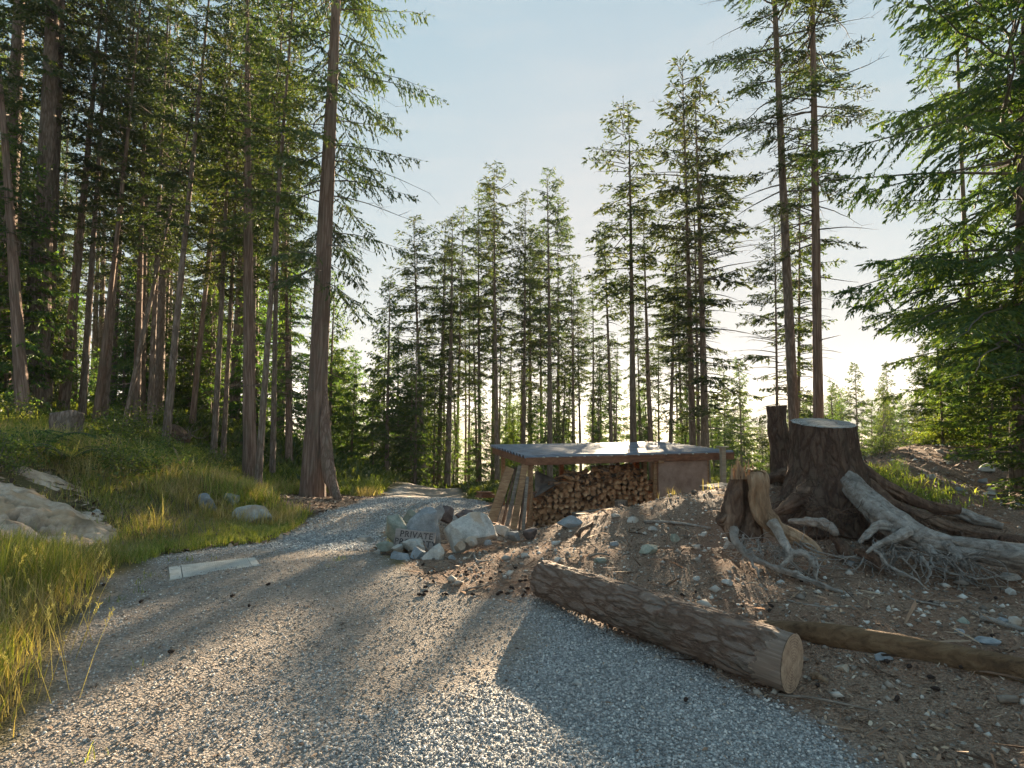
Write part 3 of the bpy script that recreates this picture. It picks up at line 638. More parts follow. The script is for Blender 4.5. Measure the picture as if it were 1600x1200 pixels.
loose = [(890, 816, 38, 18, 'rock_blue', 'pale blue-grey rock at the foot of the firewood stack'), (963, 806, 18, 9, 'rock_pale', 'small pale rock below the upright log block'),
 (990, 813, 18, 10, 'rock_pale', 'white rock on the crest of the mound below the shed panel'), (1055, 841, 17, 14, 'rock_green', 'greenish rock on the mound right of the pale stick'),
 (959, 850, 15, 9, 'rock_blue', 'little blue rock in the middle of the mound slope'), (1014, 859, 30, 16, 'rock_green', 'broken greenish rock midway between the log and the small stump'),
 (1137, 853, 18, 15, 'rock_pale', 'buff rock against the left foot of the small stump'), (1543, 732, 30, 15, 'rock_pale', 'largest pale rock on the crest of the mound at the right'),
 (1565, 757, 22, 9, 'rock_pale', 'flat pale rock on the mound below the crest rock'), (1551, 774, 20, 11, 'rock_pale', 'white rock on the mound above the main root'),
 (1537, 752, 17, 9, 'rock_blue', 'bluish rock on the mound left below the crest rock'), (1137, 909, 18, 12, 'rock_pale', 'rounded buff rock on the dirt between log and small stump'),
 (1219, 910, 12, 7, 'rock_pale', 'small buff rock in front of the small stump roots'), (1581, 900, 28, 12, 'rock_pale', 'pale broken rock under the main root at the right edge'),
 (1580, 925, 12, 12, 'rock_pale', 'small cube-like rock below the main root at the right edge'), (1348, 716, 16, 8, 'rock_green', 'greenish rock on the crest right of the big stump'),
 (1378, 1026, 23, 11, 'rock_blue', 'smooth blue-green pebble rock below the weathered beam'), (1317, 1044, 24, 11, 'rock_pale', 'smooth white pebble rock right of the log end'),
 (1586, 971, 19, 15, 'rock_pale', 'white rounded rock above the weathered beam at the right edge'), (1566, 969, 17, 9, 'rock_blue', 'grey rock left of the white one above the beam'),
 (1546, 1001, 36, 13, 'rock_blue', 'flat grey rock just above the weathered beam'), (1497, 986, 16, 10, 'rock_blue', 'bluish rock half buried above the weathered beam'),
 (1504, 970, 17, 10, 'rock_green', 'tan rock touching the half buried bluish one'), (1353, 973, 16, 6, 'rock_pale', 'flat pale chip of rock above the left part of the beam'),
 (940, 875, 22, 10, 'rock_green', 'dull rock in the dirt above the middle of the log'), (1100, 835, 14, 8, 'rock_pale', 'small pale rock under the right end of the pale stick'),
 (1020, 826, 14, 7, 'rock_pale', 'small pale rock under the left end of the pale stick'), (870, 848, 16, 8, 'rock_pale', 'small pale rock on the slope above the far end of the log'),
 (903, 1067, 18, 7, 'rock_pale', 'lone buff stone on the grey gravel in front of the log'), (1240, 790, 16, 10, 'rock_pale', 'rock in the hollow between the two stumps'),
 (1330, 880, 14, 9, 'rock_blue', 'rock beside the hanging rootlets'), (1455, 745, 18, 8, 'rock_pale', 'flat rock on the mound right of the green patch'),
 (1500, 765, 16, 7, 'rock_blue', 'grey rock on the mound above the pale broken root'), (1590, 790, 16, 9, 'rock_pale', 'pale rock on the mound at the right edge'),
 (1480, 722, 14, 6, 'rock_green', 'small rock just under the crest of the mound'), (820, 868, 12, 7, 'rock_pale', 'little white rock on the dirt left of the log'),
 (745, 900, 12, 6, 'rock_dark', 'little dark rock where dirt meets gravel'), (1090, 905, 13, 8, 'rock_pale', 'small pale rock behind the middle of the log')]
for k, (px, py, w_, h_, m_, lb) in enumerate(loose):
    g = G(px, py+h_*.35); rock(px, py, w_, h_, g[1], m_, lb, 80+k, .85, .5, group='loose rocks on the dirt mound', sub=3)
for k, (px, py, w_, h_, m_, lb) in enumerate([(395, 806, 62, 36, 'rock_pale', 'big smooth whitish boulder at the grassy edge of the road'), (322, 786, 30, 28, 'rock_blue', 'pointed grey rock half sunk in the grass bank'),
    (363, 780, 22, 24, 'rock_green', 'rounded grey rock between pointed rock and thick mossy trunk'), (150, 800, 14, 8, 'rock_pale', 'small pale stone on the bank beside the bedrock')]):
    g = G(px, py+h_*.4); rock(px, py, w_, h_, g[1], m_, lb, 150+k, .8, .15, group='rocks on the grassy bank')
def m_outcrop(s):
    m_stone([(.26, .18, .125), (.55, .42, .31), (.74, .61, .49)], 2.0, 1.0, .5)(s)
    lk = s.b.inputs['Base Color'].links[0].from_socket; s.col(s.mix(s.math('MULTIPLY', s.attr('crack'), .8), lk, (.06, .05, .03)))
M['outcrop'] = mat('weathered_bedrock', m_outcrop)
# bedrock outcrop: layered slab breaking through the bank
OC = pxl([(-120, 705, 7.4), (15, 735, 7.8), (60, 742, 7.8), (120, 785, 7.6), (170, 805, 7.1), (178, 835, 6.5), (160, 868, 6.0), (60, 875, 5.5), (-80, 885, 4.8)])
ox, oy = np.meshgrid(np.arange(-9.5, -3.8, .03), np.arange(4.4, 8.2, .03)); osd = sdist(ox, oy, OC)+.30*fbm(ox, oy, 1.9, 4)
lay = fbm(ox*.7+oy*.5, oy*1.6-ox*.5, 1.4, 4); st = np.floor(lay*14)/14; crk = np.abs(fbm(ox*.8+oy*.6, oy*3.2-ox*1.6, 1.7, 4))
oz = height(ox, oy)+ss(.12, -.45, osd)*(.08+.34*st+.12*lay-.12*np.exp(-crk/.02))+.10*fbm(ox*.6+oy, oy*3-ox*2, 2.6, 5)*ss(.1, -.1, osd)+.05*(np.abs(fbm(ox+oy*.5, oy*2.2-ox, 6, 4))-.1)*ss(.1, -.05, osd)-.10*ss(-.02, .14, osd)-.5*ss(.14, .3, osd)
keep = (osd[:-1, :-1] < .16); ny_, nx_ = ox.shape; i = np.arange(ny_-1)[:, None]*nx_+np.arange(nx_-1)[None]
q = np.stack([i, i+1, i+nx_+1, i+nx_], -1)[keep]; u, inv = np.unique(q, return_inverse=True)
oc = obj('bedrock_outcrop', mesh('bedrock_outcrop', np.stack([ox, oy, oz], -1).reshape(-1, 3)[u], [inv.reshape(-1, 4)], M['outcrop'], smooth=True, attrs={'crack': np.maximum(np.exp(-crk/.016), .8*ss(.62, .75, fbm(ox, oy, 3.3, 4)+.47)).ravel()[u]}))
tag(oc, 'layered tan bedrock slab breaking through the grassy bank at the left', 'rock')
def outsd(x, y): return sdist(x, y, OC)
# ------------------------------------------------------------------ wood materials
def m_wood(cols, scale=(1, 1, 1), sc=4, grain=(1.5, 28, 28), bs=.6):
    def f(s):
        p = s.co('Object', grain); n = s.noise(p, 1.0, 6, .65, .6); n2 = s.noise(s.co('Object'), 2.5, 3)
        k = s.math('ADD', s.math('MULTIPLY', n, .75), s.math('MULTIPLY', n2, .3))
        c = s.ramp(k, [(.3, cols[0]), (.52, cols[1]), (.72, cols[2])]); c = s.mix(s.math('MULTIPLY', s.orand(), .22), c, (.05, .035, .03))
        if bs > .8:
            fk = s.noise(p, 2.6, 6, .8, 1.2); c = s.mix(s.ramp(fk, [(.35, (.7, .7, .7)), (.42, (0, 0, 0))]), c, tuple(q*.35 for q in cols[0])); n = s.math('ADD', n, s.math('MULTIPLY', fk, .8))
        s.col(c); s.bump(n, bs, .035 if bs > .8 else .012)
    return f
M['silver'] = mat('weathered_silver_root', m_wood([(.12, .10, .085), (.42, .38, .34), (.70, .66, .61)], grain=(14, 14, 14), bs=1.0))
M['barelog'] = mat('bare_log_wood', m_wood([(.10, .07, .055), (.22, .165, .13), (.40, .33, .28)], grain=(26, 26, 2)))
M['palewood'] = mat('split_pale_wood', m_wood([(.13, .075, .045), (.48, .32, .20), (.72, .54, .38)], grain=(22, 22, 2.5), bs=1.0))
M['rotten'] = mat('dark_rotten_wood', m_wood([(.04, .026, .02), (.16, .10, .07), (.34, .23, .16)], grain=(14, 14, 4), bs=1.0))
M['plank'] = mat('sawn_board', m_wood([(.14, .08, .045), (.34, .20, .11), (.52, .35, .20)]))
M['plank_grey'] = mat('greyed_board', m_wood([(.10, .085, .07), (.24, .20, .165), (.38, .33, .28)]))
M['red_beam'] = mat('reddish_beam', m_wood([(.10, .045, .03), (.25, .12, .07), (.38, .20, .12)]))
M['sheet'] = mat('brown_sheet_panel', lambda s: (s.col(s.ramp(s.noise(s.co('Object'), 5, 5, .7), [(.35, (.28, .19, .15)), (.65, (.42, .30, .245))])), s.bump(s.noise(s.co('Object'), 40, 3), .2, .004)))
def m_rings(s):
    p = s.co('Object'); sp = s.n('ShaderNodeSeparateXYZ'); s.l(p, sp.inputs[0])
    w_ = s.n('ShaderNodeTexWave'); w_.wave_type = 'RINGS'; w_.rings_direction = 'Z'; w_.inputs['Scale'].default_value = 22; w_.inputs['Distortion'].default_value = 3.5; w_.inputs['Detail'].default_value = 3; s.l(p, w_.inputs[0])
    n = s.noise(p, 18, 5, .7)
    k = s.math('ADD', s.math('MULTIPLY', w_.outputs['Fac'], .14), s.math('MULTIPLY', n, .86))
    s.col(s.ramp(k, [(.3, (.16, .10, .07)), (.5, (.36, .25, .17)), (.7, (.52, .38, .27))])); s.bump(k, .4, .005)
M['rings'] = mat('cut_wood_rings', m_rings)
def m_roof(s):
    s.b.inputs['Metallic'].default_value = .35; s.b.inputs['Roughness'].default_value = .42
    n = s.noise(s.co('Object', (1, 6, 1)), 3, 4); s.col(s.ramp(n, [(.35, (.13, .14, .165)), (.65, (.21, .225, .26))]))
M['roof'] = mat('corrugated_metal', m_roof)
M['tarp'] = mat('grey_tarp', lambda s: (s.col(s.ramp(s.noise(s.co('Object'), 7, 4), [(.3, (.10, .085, .08)), (.7, (.24, .21, .19))]))))
M['concrete'] = mat('pale_concrete', lambda s: (s.col(s.ramp(s.noise(s.co('Object'), 14, 6, .7), [(.3, (.42, .38, .33)), (.6, (.60, .56, .50)), (.8, (.70, .67, .61))])), s.bump(s.noise(s.co('Object'), 50, 3), .3, .005)))
M['paint'] = mat('dark_paint', lambda s: s.col(s.ramp(s.noise(s.co('Object'), 60, 4, .7), [(.4, (.03, .028, .03)), (.62, (.16, .14, .13))])))
M['log'] = mat('plated_fir_bark', m_bark([(.12, .072, .05), (.38, .25, .185), (.60, .48, .41)], (13, 13, 5), .35, .9))
# ------------------------------------------------------------------ log beside the gravel
A = P(848, 902, 4.50); Bp = P(1237, 1021, 3.07); A[2] = H(A[0], A[1])+.148; Bp[2] = H(Bp[0], Bp[1])+.157
le = empty('log', (A+Bp)/2-np.array([0, 0, .16])); lc = np.array(le.location)
tag(le, 'thick cut log with flaky bark lying along the edge of the grey gravel', 'log')
def obj_axis_mesh(a, b):
    """object whose local z runs a->b"""
    o = Vector(b-a); q = o.to_track_quat('Z', 'Y'); return q, o.length
qq, LL = obj_axis_mesh(A, Bp)
nseg, ns = 260, 110; zz = np.linspace(0, LL, nseg); th = np.linspace(0, 2*math.pi, ns, endpoint=False)
V = []
for z in zz:
    r0 = .142+.018*z/LL+.01*mnoise.noise(Vector((0, 0, z*2.1)))
    for t_ in th:
        p_ = Vector((math.cos(t_)*3.6, math.sin(t_)*3.6, z*6)); wv = mnoise.noise_vector(p_*.7)*1.6+mnoise.noise_vector(p_*2.4)*.7; c1 = mnoise.voronoi(p_+wv)[0]; e = min((c1[1]-c1[0])*3, 1)*(.3+.9*abs(mnoise.noise(p_*.7)))
        nn = mnoise.fractal(p_*2.2, 1, 2, 4); r_ = r0+.007*e+.007*nn
        bl = 1-float(ss(LL-.13, LL-.10, z+.05*math.sin(t_*2+1)+.07*nn))*(1 if math.sin(t_-.2) > -.9 else .2)
        r_ = (r0-.006)*(1-bl)+r_*bl
        V.append((math.cos(t_)*r_, math.sin(t_)*r_, z))
V = np.array(V); i = np.arange(nseg-1)[:, None]*ns; k = np.arange(ns)[None]; Q = np.stack([i+k, i+(k+1) % ns, i+ns+(k+1) % ns, i+ns+k], -1).reshape(-1, 4)
zc = V[Q].mean(1); bare = (zc[:, 2] > LL-.11-.05*np.sin(np.arctan2(zc[:, 1], zc[:, 0])*2+1)+.02*np.sin(np.arctan2(zc[:, 1], zc[:, 0])*13)) | ((np.abs(zc[:, 2]-LL*.66) < .17) & (np.abs(np.arctan2(zc[:, 1], zc[:, 0])-0.9) < .18))
bk = obj('bark', mesh('bark', V, [Q], [M['log'], M['barelog']], [bare.astype(int)], True), le); bk.rotation_mode = 'QUATERNION'; bk.rotation_quaternion = qq; bk.location = Vector(A-lc)
for nm, zf, s_ in (('cut_end', LL, 1), ('cut_end', 0, -1)):
    rr = np.linspace(0, 1, 9)[:, None]; base_r = .155 if s_ > 0 else .138
    ring = np.stack([np.cos(th)*rr*base_r, np.sin(th)*rr*base_r, np.zeros((9, ns))+s_*.004*(1-rr)], -1).reshape(-1, 3)
    i = np.arange(8)[:, None]*ns; Q = np.stack([i+k, i+ns+k, i+ns+(k+1) % ns, i+(k+1) % ns], -1).reshape(-1, 4)[:, ::s_]
    c = obj(nm, mesh(nm, ring, [Q], M['rings']), le); c.rotation_mode = 'QUATERNION'; c.rotation_quaternion = qq
    c.location = Vector((A if s_ < 0 else Bp)-lc)+(qq @ Vector((0, 0, s_*.003)))
# weathered beam at the right
pb = [G(1185, 985), G(1330, 1010), G(1470, 1035), G(1600, 1062), G(1760, 1090)]
pb = smooth_path([p_+np.array([0, 0, .035]) for p_ in pb], 40)
V = []; prof = [(-1, -.9), (-.3, -1.0), (.5, -.95), (1, -.8), (1.05, 0), (.9, .75), (.2, 1.0), (-.5, .9), (-.95, .6), (-1.05, -.2)]
for i_, c in enumerate(pb):
    T = pb[min(i_+1, 39)]-pb[max(i_-1, 0)]; T /= np.linalg.norm(T); sd_ = np.cross(T, [0, 0, 1.]); sd_ /= np.linalg.norm(sd_); up = np.cross(sd_, T)
    tp = min(1, .25+i_/9)
    for j, (a, b) in enumerate(prof):
        n_ = 1+.07*mnoise.noise(Vector((i_*.25, j*1.7, 3)))
        V.append(c+sd_*a*.055*n_+up*b*(.066*tp*n_+.006*mnoise.noise(Vector((i_*.9, j, 1)))))
i = np.arange(39)[:, None]*10; k = np.arange(10)[None]
M['oldbeam'] = mat('weathered_beam_wood', m_wood([(.07, .04, .022), (.28, .17, .09), (.44, .30, .17)], grain=(3, 22, 22), bs=1.0))
tag(obj('weathered_beam', mesh('weathered_beam', V, [np.stack([i+k, i+(k+1) % 10, i+10+(k+1) % 10, i+10+k], -1).reshape(-1, 4), [np.arange(10)[::-1]], [np.arange(10)+390]], M['oldbeam'], smooth=False)),
    'long brown weathered beam half sunk in the dirt beside the log end', 'beam')
# ------------------------------------------------------------------ stumps
def wig(pts, n, amp, seed):
    r = np.random.default_rng(seed); p = smooth_path(pts, n); m_ = max(4, n//4); off = smooth_path(r.normal(0, amp*1.5, (m_, 3)), n); off[:2] *= .2; return p+off
def root_tube(B, pts, rad, seed=0, sides=10, lump=.35, m=0, n=None, amp=.006, ell=None):
    """pts: (px, py, d)"""
    w3 = [P(a, b, d) for a, b, d in pts]; n = n or 9*len(pts)
    pp = wig(w3, n, amp, seed); rr = np.interp(np.linspace(0, 1, n), np.linspace(0, 1, len(rad)), rad)
    V, fs = tube(pp, rr*(1+.05*np.sin(np.arange(n)*.45+seed)), sides, True, lump*1.3, seed, lsc=.22, ridge=.09, nridge=4, ell=ell)
    if sides > 16:
        c_ = np.repeat(pp, sides, 0); k_ = np.tile(np.arange(sides), n); g_ = .05*np.sin(k_*2*math.pi*11/sides+np.repeat(2.2*np.sin(np.arange(n)*.12+seed), sides))+.03*np.sin(k_*2*math.pi*23/sides+np.repeat(1.5*np.sin(np.arange(n)*.2), sides))
        V = V+(V-c_)*g_[:, None]
    B.add(V, fs, m=m); return B
def strands(B, pts, rad, seed, n=6, top=0.0, m=0, keep=.85, off=.66, sr=.44, twist=1.0):
    """fluting: thinner wood strands running along a root or split stem"""
    r = np.random.default_rng(seed+500); w3 = [P(a, b, d) for a, b, d in pts]; N_ = 9*len(pts); pp = wig(w3, N_, .004, seed)
    rr = np.interp(np.linspace(0, 1, N_), np.linspace(0, 1, len(rad)), rad); T = np.gradient(pp, axis=0); T /= np.linalg.norm(T, axis=1)[:, None]
    u = np.cross(T, [.3, 1.0, .1]); u /= np.linalg.norm(u, axis=1)[:, None]; v = np.cross(T, u)
    for k in range(n):
        a = 2*math.pi*k/n+r.normal(0, .25)+twist*np.linspace(0, 1, N_)*r.uniform(.2, 1)+.25*np.sin(np.arange(N_)*.25+k)
        i0 = int(r.uniform(0, top)*N_); i1 = int(N_*(1-r.uniform(0, 1-keep))); 
        if i1-i0 < 6: continue
        c = pp+(u*np.cos(a)[:, None]+v*np.sin(a)[:, None])*(rr*off)[:, None]
        q = rr*sr*r.uniform(.7, 1.15)*np.interp(np.arange(N_), [i0, i0+3, i1-4, i1-1], [.55 if top else .9, 1, 1, .35])
        B.add(*tube(c[i0:i1], q[i0:i1], 12, True, .25, seed+k, lsc=.3, ridge=.14, nridge=5, ell=r.uniform(.6, 1.0)), m=m)
    return B
def rootlets(B, starts, n, L, r0, seed, down=.5, out=None, m=0, floor=True):
    r = np.random.default_rng(seed)
    for k in range(n):
        s = starts[r.integers(len(starts))]+r.normal(0, .02, 3); d = r.normal(0, 1, 3); d[2] = -abs(d[2])*down; d[1] -= .8
        if out is not None: d += out
        d /= np.linalg.norm(d); st = L*r.uniform(.4, 1.2)/9; pts = [s]
        for j in range(9):
            d = d+r.normal(0, .38, 3)+np.array([0, -.05, -.08*down]); d /= np.linalg.norm(d); q = pts[-1]+d*st
            pts.append(q)
        pts = np.array(pts)
        if floor:
            hz = height(pts[:, 0], pts[:, 1])+.006; pts[:, 2] = np.maximum(pts[:, 2], hz)
        rr = r0*r.uniform(.4, 1.2)*np.linspace(1, .25, 10)
        B.add(*tube(pts, rr, 5, False), m=m)
        if r.random() < .5:
            j = r.integers(3, 8); e = pts[j]+r.normal(0, 1, 3)*L*.2; mid = (pts[j]+e)/2+r.normal(0, .012, 3)
            B.add(*tube([pts[j], mid, e], [rr[j]*.8, rr[j]*.5, .0012], 4, False), m=m)
# big stump
sb_ = P(1290, 800, 6.0); sb_[2] = H(sb_[0], sb_[1]); st_ = P(1289, 661, 6.0)
bs = empty('big_stump', sb_); tag(bs, 'massive dark stump with flat sawn top and spreading roots on the mound', 'stump')
hgt = st_[2]-sb_[2]+.12; nr, na = 70, 96; V = []
lob = [(4.9, .30, .9), (5.7, .28, .55), (3.9, .34, .75), (3.2, .25, .8), (2.2, .3, .6), (.2, .35, .9), (1.2, .3, .6)]
for i_ in range(nr):
    t_ = i_/(nr-1); z = -.12+(hgt)*t_; f = (1-t_)
    for j in range(na):
        a = 2*math.pi*j/na; r_ = .305+.05*f+.16*f**3
        for la, wd, am in lob:
            da = abs((a-la+math.pi) % (2*math.pi)-math.pi); r_ += am*.42*math.exp(-(da/(wd))**2)*f**3.2
        c_, s_ = math.cos(a), math.sin(a)
        q = Vector((c_*7, s_*7, z*1.6)); w9 = Vector((c_*5.5, s_*5.5, z*2.2)); v = mnoise.voronoi(w9+mnoise.noise_vector(w9*.8)*1.2)[0]
        r_ += .020*mnoise.fractal(q, 1, 2, 5)+.022*min((v[1]-v[0])*2, 1)-.03*math.exp(-(abs((a-5.9+math.pi) % (2*math.pi)-math.pi)/.05)**2)
        zz_ = z
        if i_ == nr-1: zz_ = z+s_*.045*r_/.3+.004*mnoise.noise(q*2)
        else: zz_ = z+s_*.045*t_**3
        V.append((c_*r_, s_*r_, zz_))
i = np.arange(nr-1)[:, None]*na; k = np.arange(na)[None]; Q = np.stack([i+k, i+(k+1) % na, i+na+(k+1) % na, i+na+k], -1).reshape(-1, 4)
M['stumpbark'] = mat('dark_stump_bark', m_bark([(.07, .04, .03), (.30, .18, .125), (.48, .33, .24)], (11, 11, 3), .6, 1.0))
obj('trunk', mesh('trunk', V, [Q], M['stumpbark'], smooth=True), bs)
top = np.array(V[-na:]); cen = top.mean(0); rings_ = [cen+(top-cen)*f_*np.array([1, 1, 1]) for f_ in (.0, .35, .7, .93)]
rings_ = np.concatenate(rings_)+np.array([0, 0, .002]); rings_[-na:, 2] += .006
i = np.arange(3)[:, None]*na; Q = np.stack([i+k, i+na+k, i+na+(k+1) % na, i+(k+1) % na], -1).reshape(-1, 4)
B = MB().add(rings_, [Q], smooth=False)
rim = np.concatenate([rings_[-na:], top-np.array([0, 0, .001])]); B.add(rim, [np.stack([k[0], na+k[0], na+(k[0]+1) % na, (k[0]+1) % na], -1)])
def m_top(s):
    p = s.co('Object'); w_ = s.n('ShaderNodeTexWave'); w_.wave_type = 'RINGS'; w_.rings_direction = 'Z'; w_.inputs['Scale'].default_value = 16; w_.inputs['Distortion'].default_value = 3; s.l(p, w_.inputs[0])
    v = s.vor(s.co('Object', (5, 5, 0)), 1, 'DISTANCE_TO_EDGE'); k = s.math('ADD', s.math('MULTIPLY', w_.outputs['Fac'], .25), s.math('MULTIPLY', s.noise(p, 9, 6, .75), .8))
    c = s.ramp(k, [(.25, (.13, .115, .10)), (.55, (.30, .28, .26)), (.8, (.48, .46, .43))]); c = s.mix(s.ramp(v, [(0, (.8, .8, .8)), (.035, (0, 0, 0))]), c, (.05, .04, .035)); s.col(c); s.bump(k, .5, .006)
M['rings_grey'] = mat('grey_sawn_top', m_top)
B.build('cut_face', M['rings_grey'], bs)
def rel(o, e):
    """parent a world-space mesh to empty e without moving it"""
    o.parent = e; o.matrix_parent_inverse = Matrix.Translation(-Vector(e.location)); return o
def main_root(pts, rad, seed, mt, e, sides=28, nm='root', ell=1.0, lump=.16, amp=.008, label=None, nst=6, top=0.0, keep=.7):
    B = MB(); big = max(rad) > .03
    root_tube(B, pts, [q*.9 for q in rad] if big else rad, seed, sides, lump*.6, 0, 12*len(pts), amp*.5, ell)
    if big: strands(B, pts, rad, seed, nst, top, keep=keep)
    o = rel(B.build(nm, M[mt], None, label), e); return o
main_root([(1300, 690, 6.0), (1322, 738, 5.75), (1340, 764, 5.5), (1375, 798, 5.15), (1420, 832, 4.9), (1480, 852, 4.7), (1560, 864, 4.5), (1660, 874, 4.35), (1820, 886, 4.2)], [.06, .085, .11, .12, .12, .085, .10, .105, .10], 11, 'silver', bs, 72, lump=.35, amp=.012, nst=8, label='thick silvery main root stretching out to the right')
main_root([(1285, 725, 6.0), (1258, 765, 5.8), (1235, 790, 5.6), (1215, 800, 5.6), (1195, 800, 5.7)], [.12, .09, .07, .04, .02], 12, 'rotten', bs)
main_root([(1232, 815, 5.35), (1262, 815, 5.2), (1290, 820, 5.1), (1306, 834, 5.0)], [.02, .04, .05, .035], 13, 'silver', bs)
main_root([(1300, 835, 5.1), (1318, 858, 4.95), (1325, 872, 4.9)], [.02, .05, .03], 14, 'rotten', bs)
main_root([(1336, 862, 4.85), (1360, 868, 4.75), (1378, 892, 4.7)], [.025, .045, .03], 15, 'rotten', bs)
main_root([(1350, 760, 5.9), (1395, 790, 5.7), (1450, 812, 5.5), (1530, 835, 5.3), (1640, 855, 5.1)], [.12, .08, .06, .05, .05], 16, 'rotten', bs)
main_root([(1340, 735, 6.1), (1390, 765, 5.95), (1450, 790, 5.8), (1500, 798, 5.7)], [.10, .07, .05, .045], 17, 'rotten', bs)
main_root([(1460, 795, 5.9), (1495, 802, 5.75), (1530, 812, 5.6), (1568, 822, 5.45)], [.03, .062, .06, .03], 18, 'silver', bs, label='short pale broken root end on the right')
main_root([(1440, 845, 4.8), (1452, 860, 4.7), (1470, 880, 4.6)], [.06, .035, .015], 19, 'silver', bs)
main_root([(1420, 830, 4.8), (1385, 845, 4.75), (1350, 862, 4.75)], [.05, .03, .012], 20, 'silver', bs)
main_root([(1478, 850, 4.66), (1500, 872, 4.55), (1512, 892, 4.5)], [.045, .026, .008], 21, 'silver', bs)
main_root([(1400, 822, 4.95), (1372, 822, 4.9), (1352, 838, 4.88), (1340, 850, 4.86)], [.05, .035, .022, .01], 22, 'silver', bs)
main_root([(1365, 850, 4.75), (1385, 880, 4.65), (1420, 900, 4.5), (1452, 922, 4.4)], [.018, .014, .010, .005], 23, 'silver', bs, 10)
main_root([(1440, 870, 4.6), (1452, 892, 4.5), (1446, 912, 4.45)], [.016, .011, .005], 24, 'silver', bs, 10)
B = MB(); rng_ = np.random.default_rng(5)
stt = [P(a, b, d) for a, b, d in [(1370, 850, 4.8), (1400, 855, 4.75), (1430, 865, 4.7), (1460, 868, 4.65), (1490, 868, 4.6), (1350, 862, 4.8), (1520, 874, 4.5)]]
rootlets(B, stt, 75, .45, .0065, 31, .8); rootlets(B, stt, 14, .5, .013, 33, .9); rel(B.build('rootlets', M['silver']), bs)
B = MB(); stt = [P(a, b, d) for a, b, d in [(1240, 770, 5.7), (1260, 790, 5.5), (1300, 800, 5.4), (1340, 800, 5.4), (1400, 800, 5.5), (1440, 815, 5.4), (1500, 830, 5.2), (1280, 815, 5.2), (1560, 845, 5.0)]]
rootlets(B, stt, 110, .42, .008, 32, .6); rel(B.build('dark_rootlets', M['rotten']), bs)
# small split stump
ss_ = P(1180, 865, 4.9); ss_[2] = H(ss_[0], ss_[1])
sm = empty('small_stump', ss_); tag(sm, 'small splintered pale stump with bare tangled roots in front of the big stump', 'stump')
main_root([(1154, 733, 4.95), (1150, 770, 4.95), (1143, 805, 4.92), (1142, 830, 4.85), (1158, 856, 4.75)], [.06, .085, .10, .06, .025], 41, 'rotten', sm, 48, 'stem', label='left dark rotten half of the stump', nst=9, top=.22)
main_root([(1181, 737, 4.85), (1184, 768, 4.84), (1192, 798, 4.82), (1212, 824, 4.78), (1246, 842, 4.7), (1275, 858, 4.65), (1290, 884, 4.6)], [.090, .088, .085, .075, .058, .04, .015], 42, 'palewood', sm, 60, 'stem', ell=.72, label='right pale split half of the stump', lump=.28, nst=9, top=.03)
main_root([(1166, 742, 5.0), (1168, 800, 4.98), (1172, 842, 4.9)], [.05, .10, .13], 43, 'rotten', sm, 48, 'stem', nst=10, top=.4)
main_root([(1145, 825, 4.82), (1150, 845, 4.75), (1170, 868, 4.65), (1205, 884, 4.5), (1250, 902, 4.4), (1300, 920, 4.2), (1345, 935, 4.08), (1374, 962, 3.93)], [.04, .035, .026, .02, .016, .014, .010, .006], 44, 'silver', sm, 12)
main_root([(1205, 815, 4.7), (1222, 842, 4.6), (1234, 866, 4.52), (1222, 884, 4.5)], [.05, .035, .03, .015], 45, 'silver', sm, 14)
main_root([(1234, 862, 4.52), (1258, 866, 4.48), (1272, 882, 4.42), (1277, 906, 4.4)], [.03, .024, .022, .012], 46, 'silver', sm, 12)
main_root([(1138, 805, 4.9), (1128, 815, 4.9), (1122, 800, 5.0)], [.05, .04, .02], 47, 'rotten', sm, 12)
main_root([(1160, 860, 4.7), (1178, 884, 4.55), (1188, 905, 4.5)], [.018, .012, .005], 48, 'silver', sm, 8)
main_root([(1225, 890, 4.45), (1245, 896, 4.42), (1262, 905, 4.38)], [.012, .018, .008], 49, 'silver', sm, 8)
B = MB(); stt = [P(a, b, d) for a, b, d in [(1160, 840, 4.75), (1180, 845, 4.7), (1200, 850, 4.7), (1220, 860, 4.6), (1250, 850, 4.65), (1270, 870, 4.5), (1170, 860, 4.65)]]
rootlets(B, stt, 95, .30, .0055, 51, .8); rootlets(B, stt, 14, .42, .012, 53, .9); rel(B.build('rootlets', M['silver']), sm)
B = MB(); r = np.random.default_rng(8)   # splinters on the broken tops
for k_ in range(26):
    p0 = P(1143+r.uniform(0, 34), 740, 4.9+r.uniform(-.05, .05)); p1 = p0+np.array([r.normal(0, .01), 0, r.uniform(.03, .16)]); B.add(*tube([p0-np.array([0, 0, .05]), p0, p1], [.012, .010, .002], 4, False))
rel(B.build('splinters', M['palewood']), sm)
th = np.linspace(0, 2*math.pi, 24, endpoint=False); c = P(1181, 736, 4.85)
rg_ = np.stack([np.cos(th)*.082, np.sin(th)*.082, .008*np.sin(th*3)-.02*np.cos(th)], 1)
B = MB().add(np.concatenate([rg_+c+[0, 0, .006], [c+[0, 0, .0]]]), [np.array([(i_, (i_+1) % 24, 24) for i_ in range(24)])], smooth=False); rel(B.build('cut_face', M['palewood']), sm)
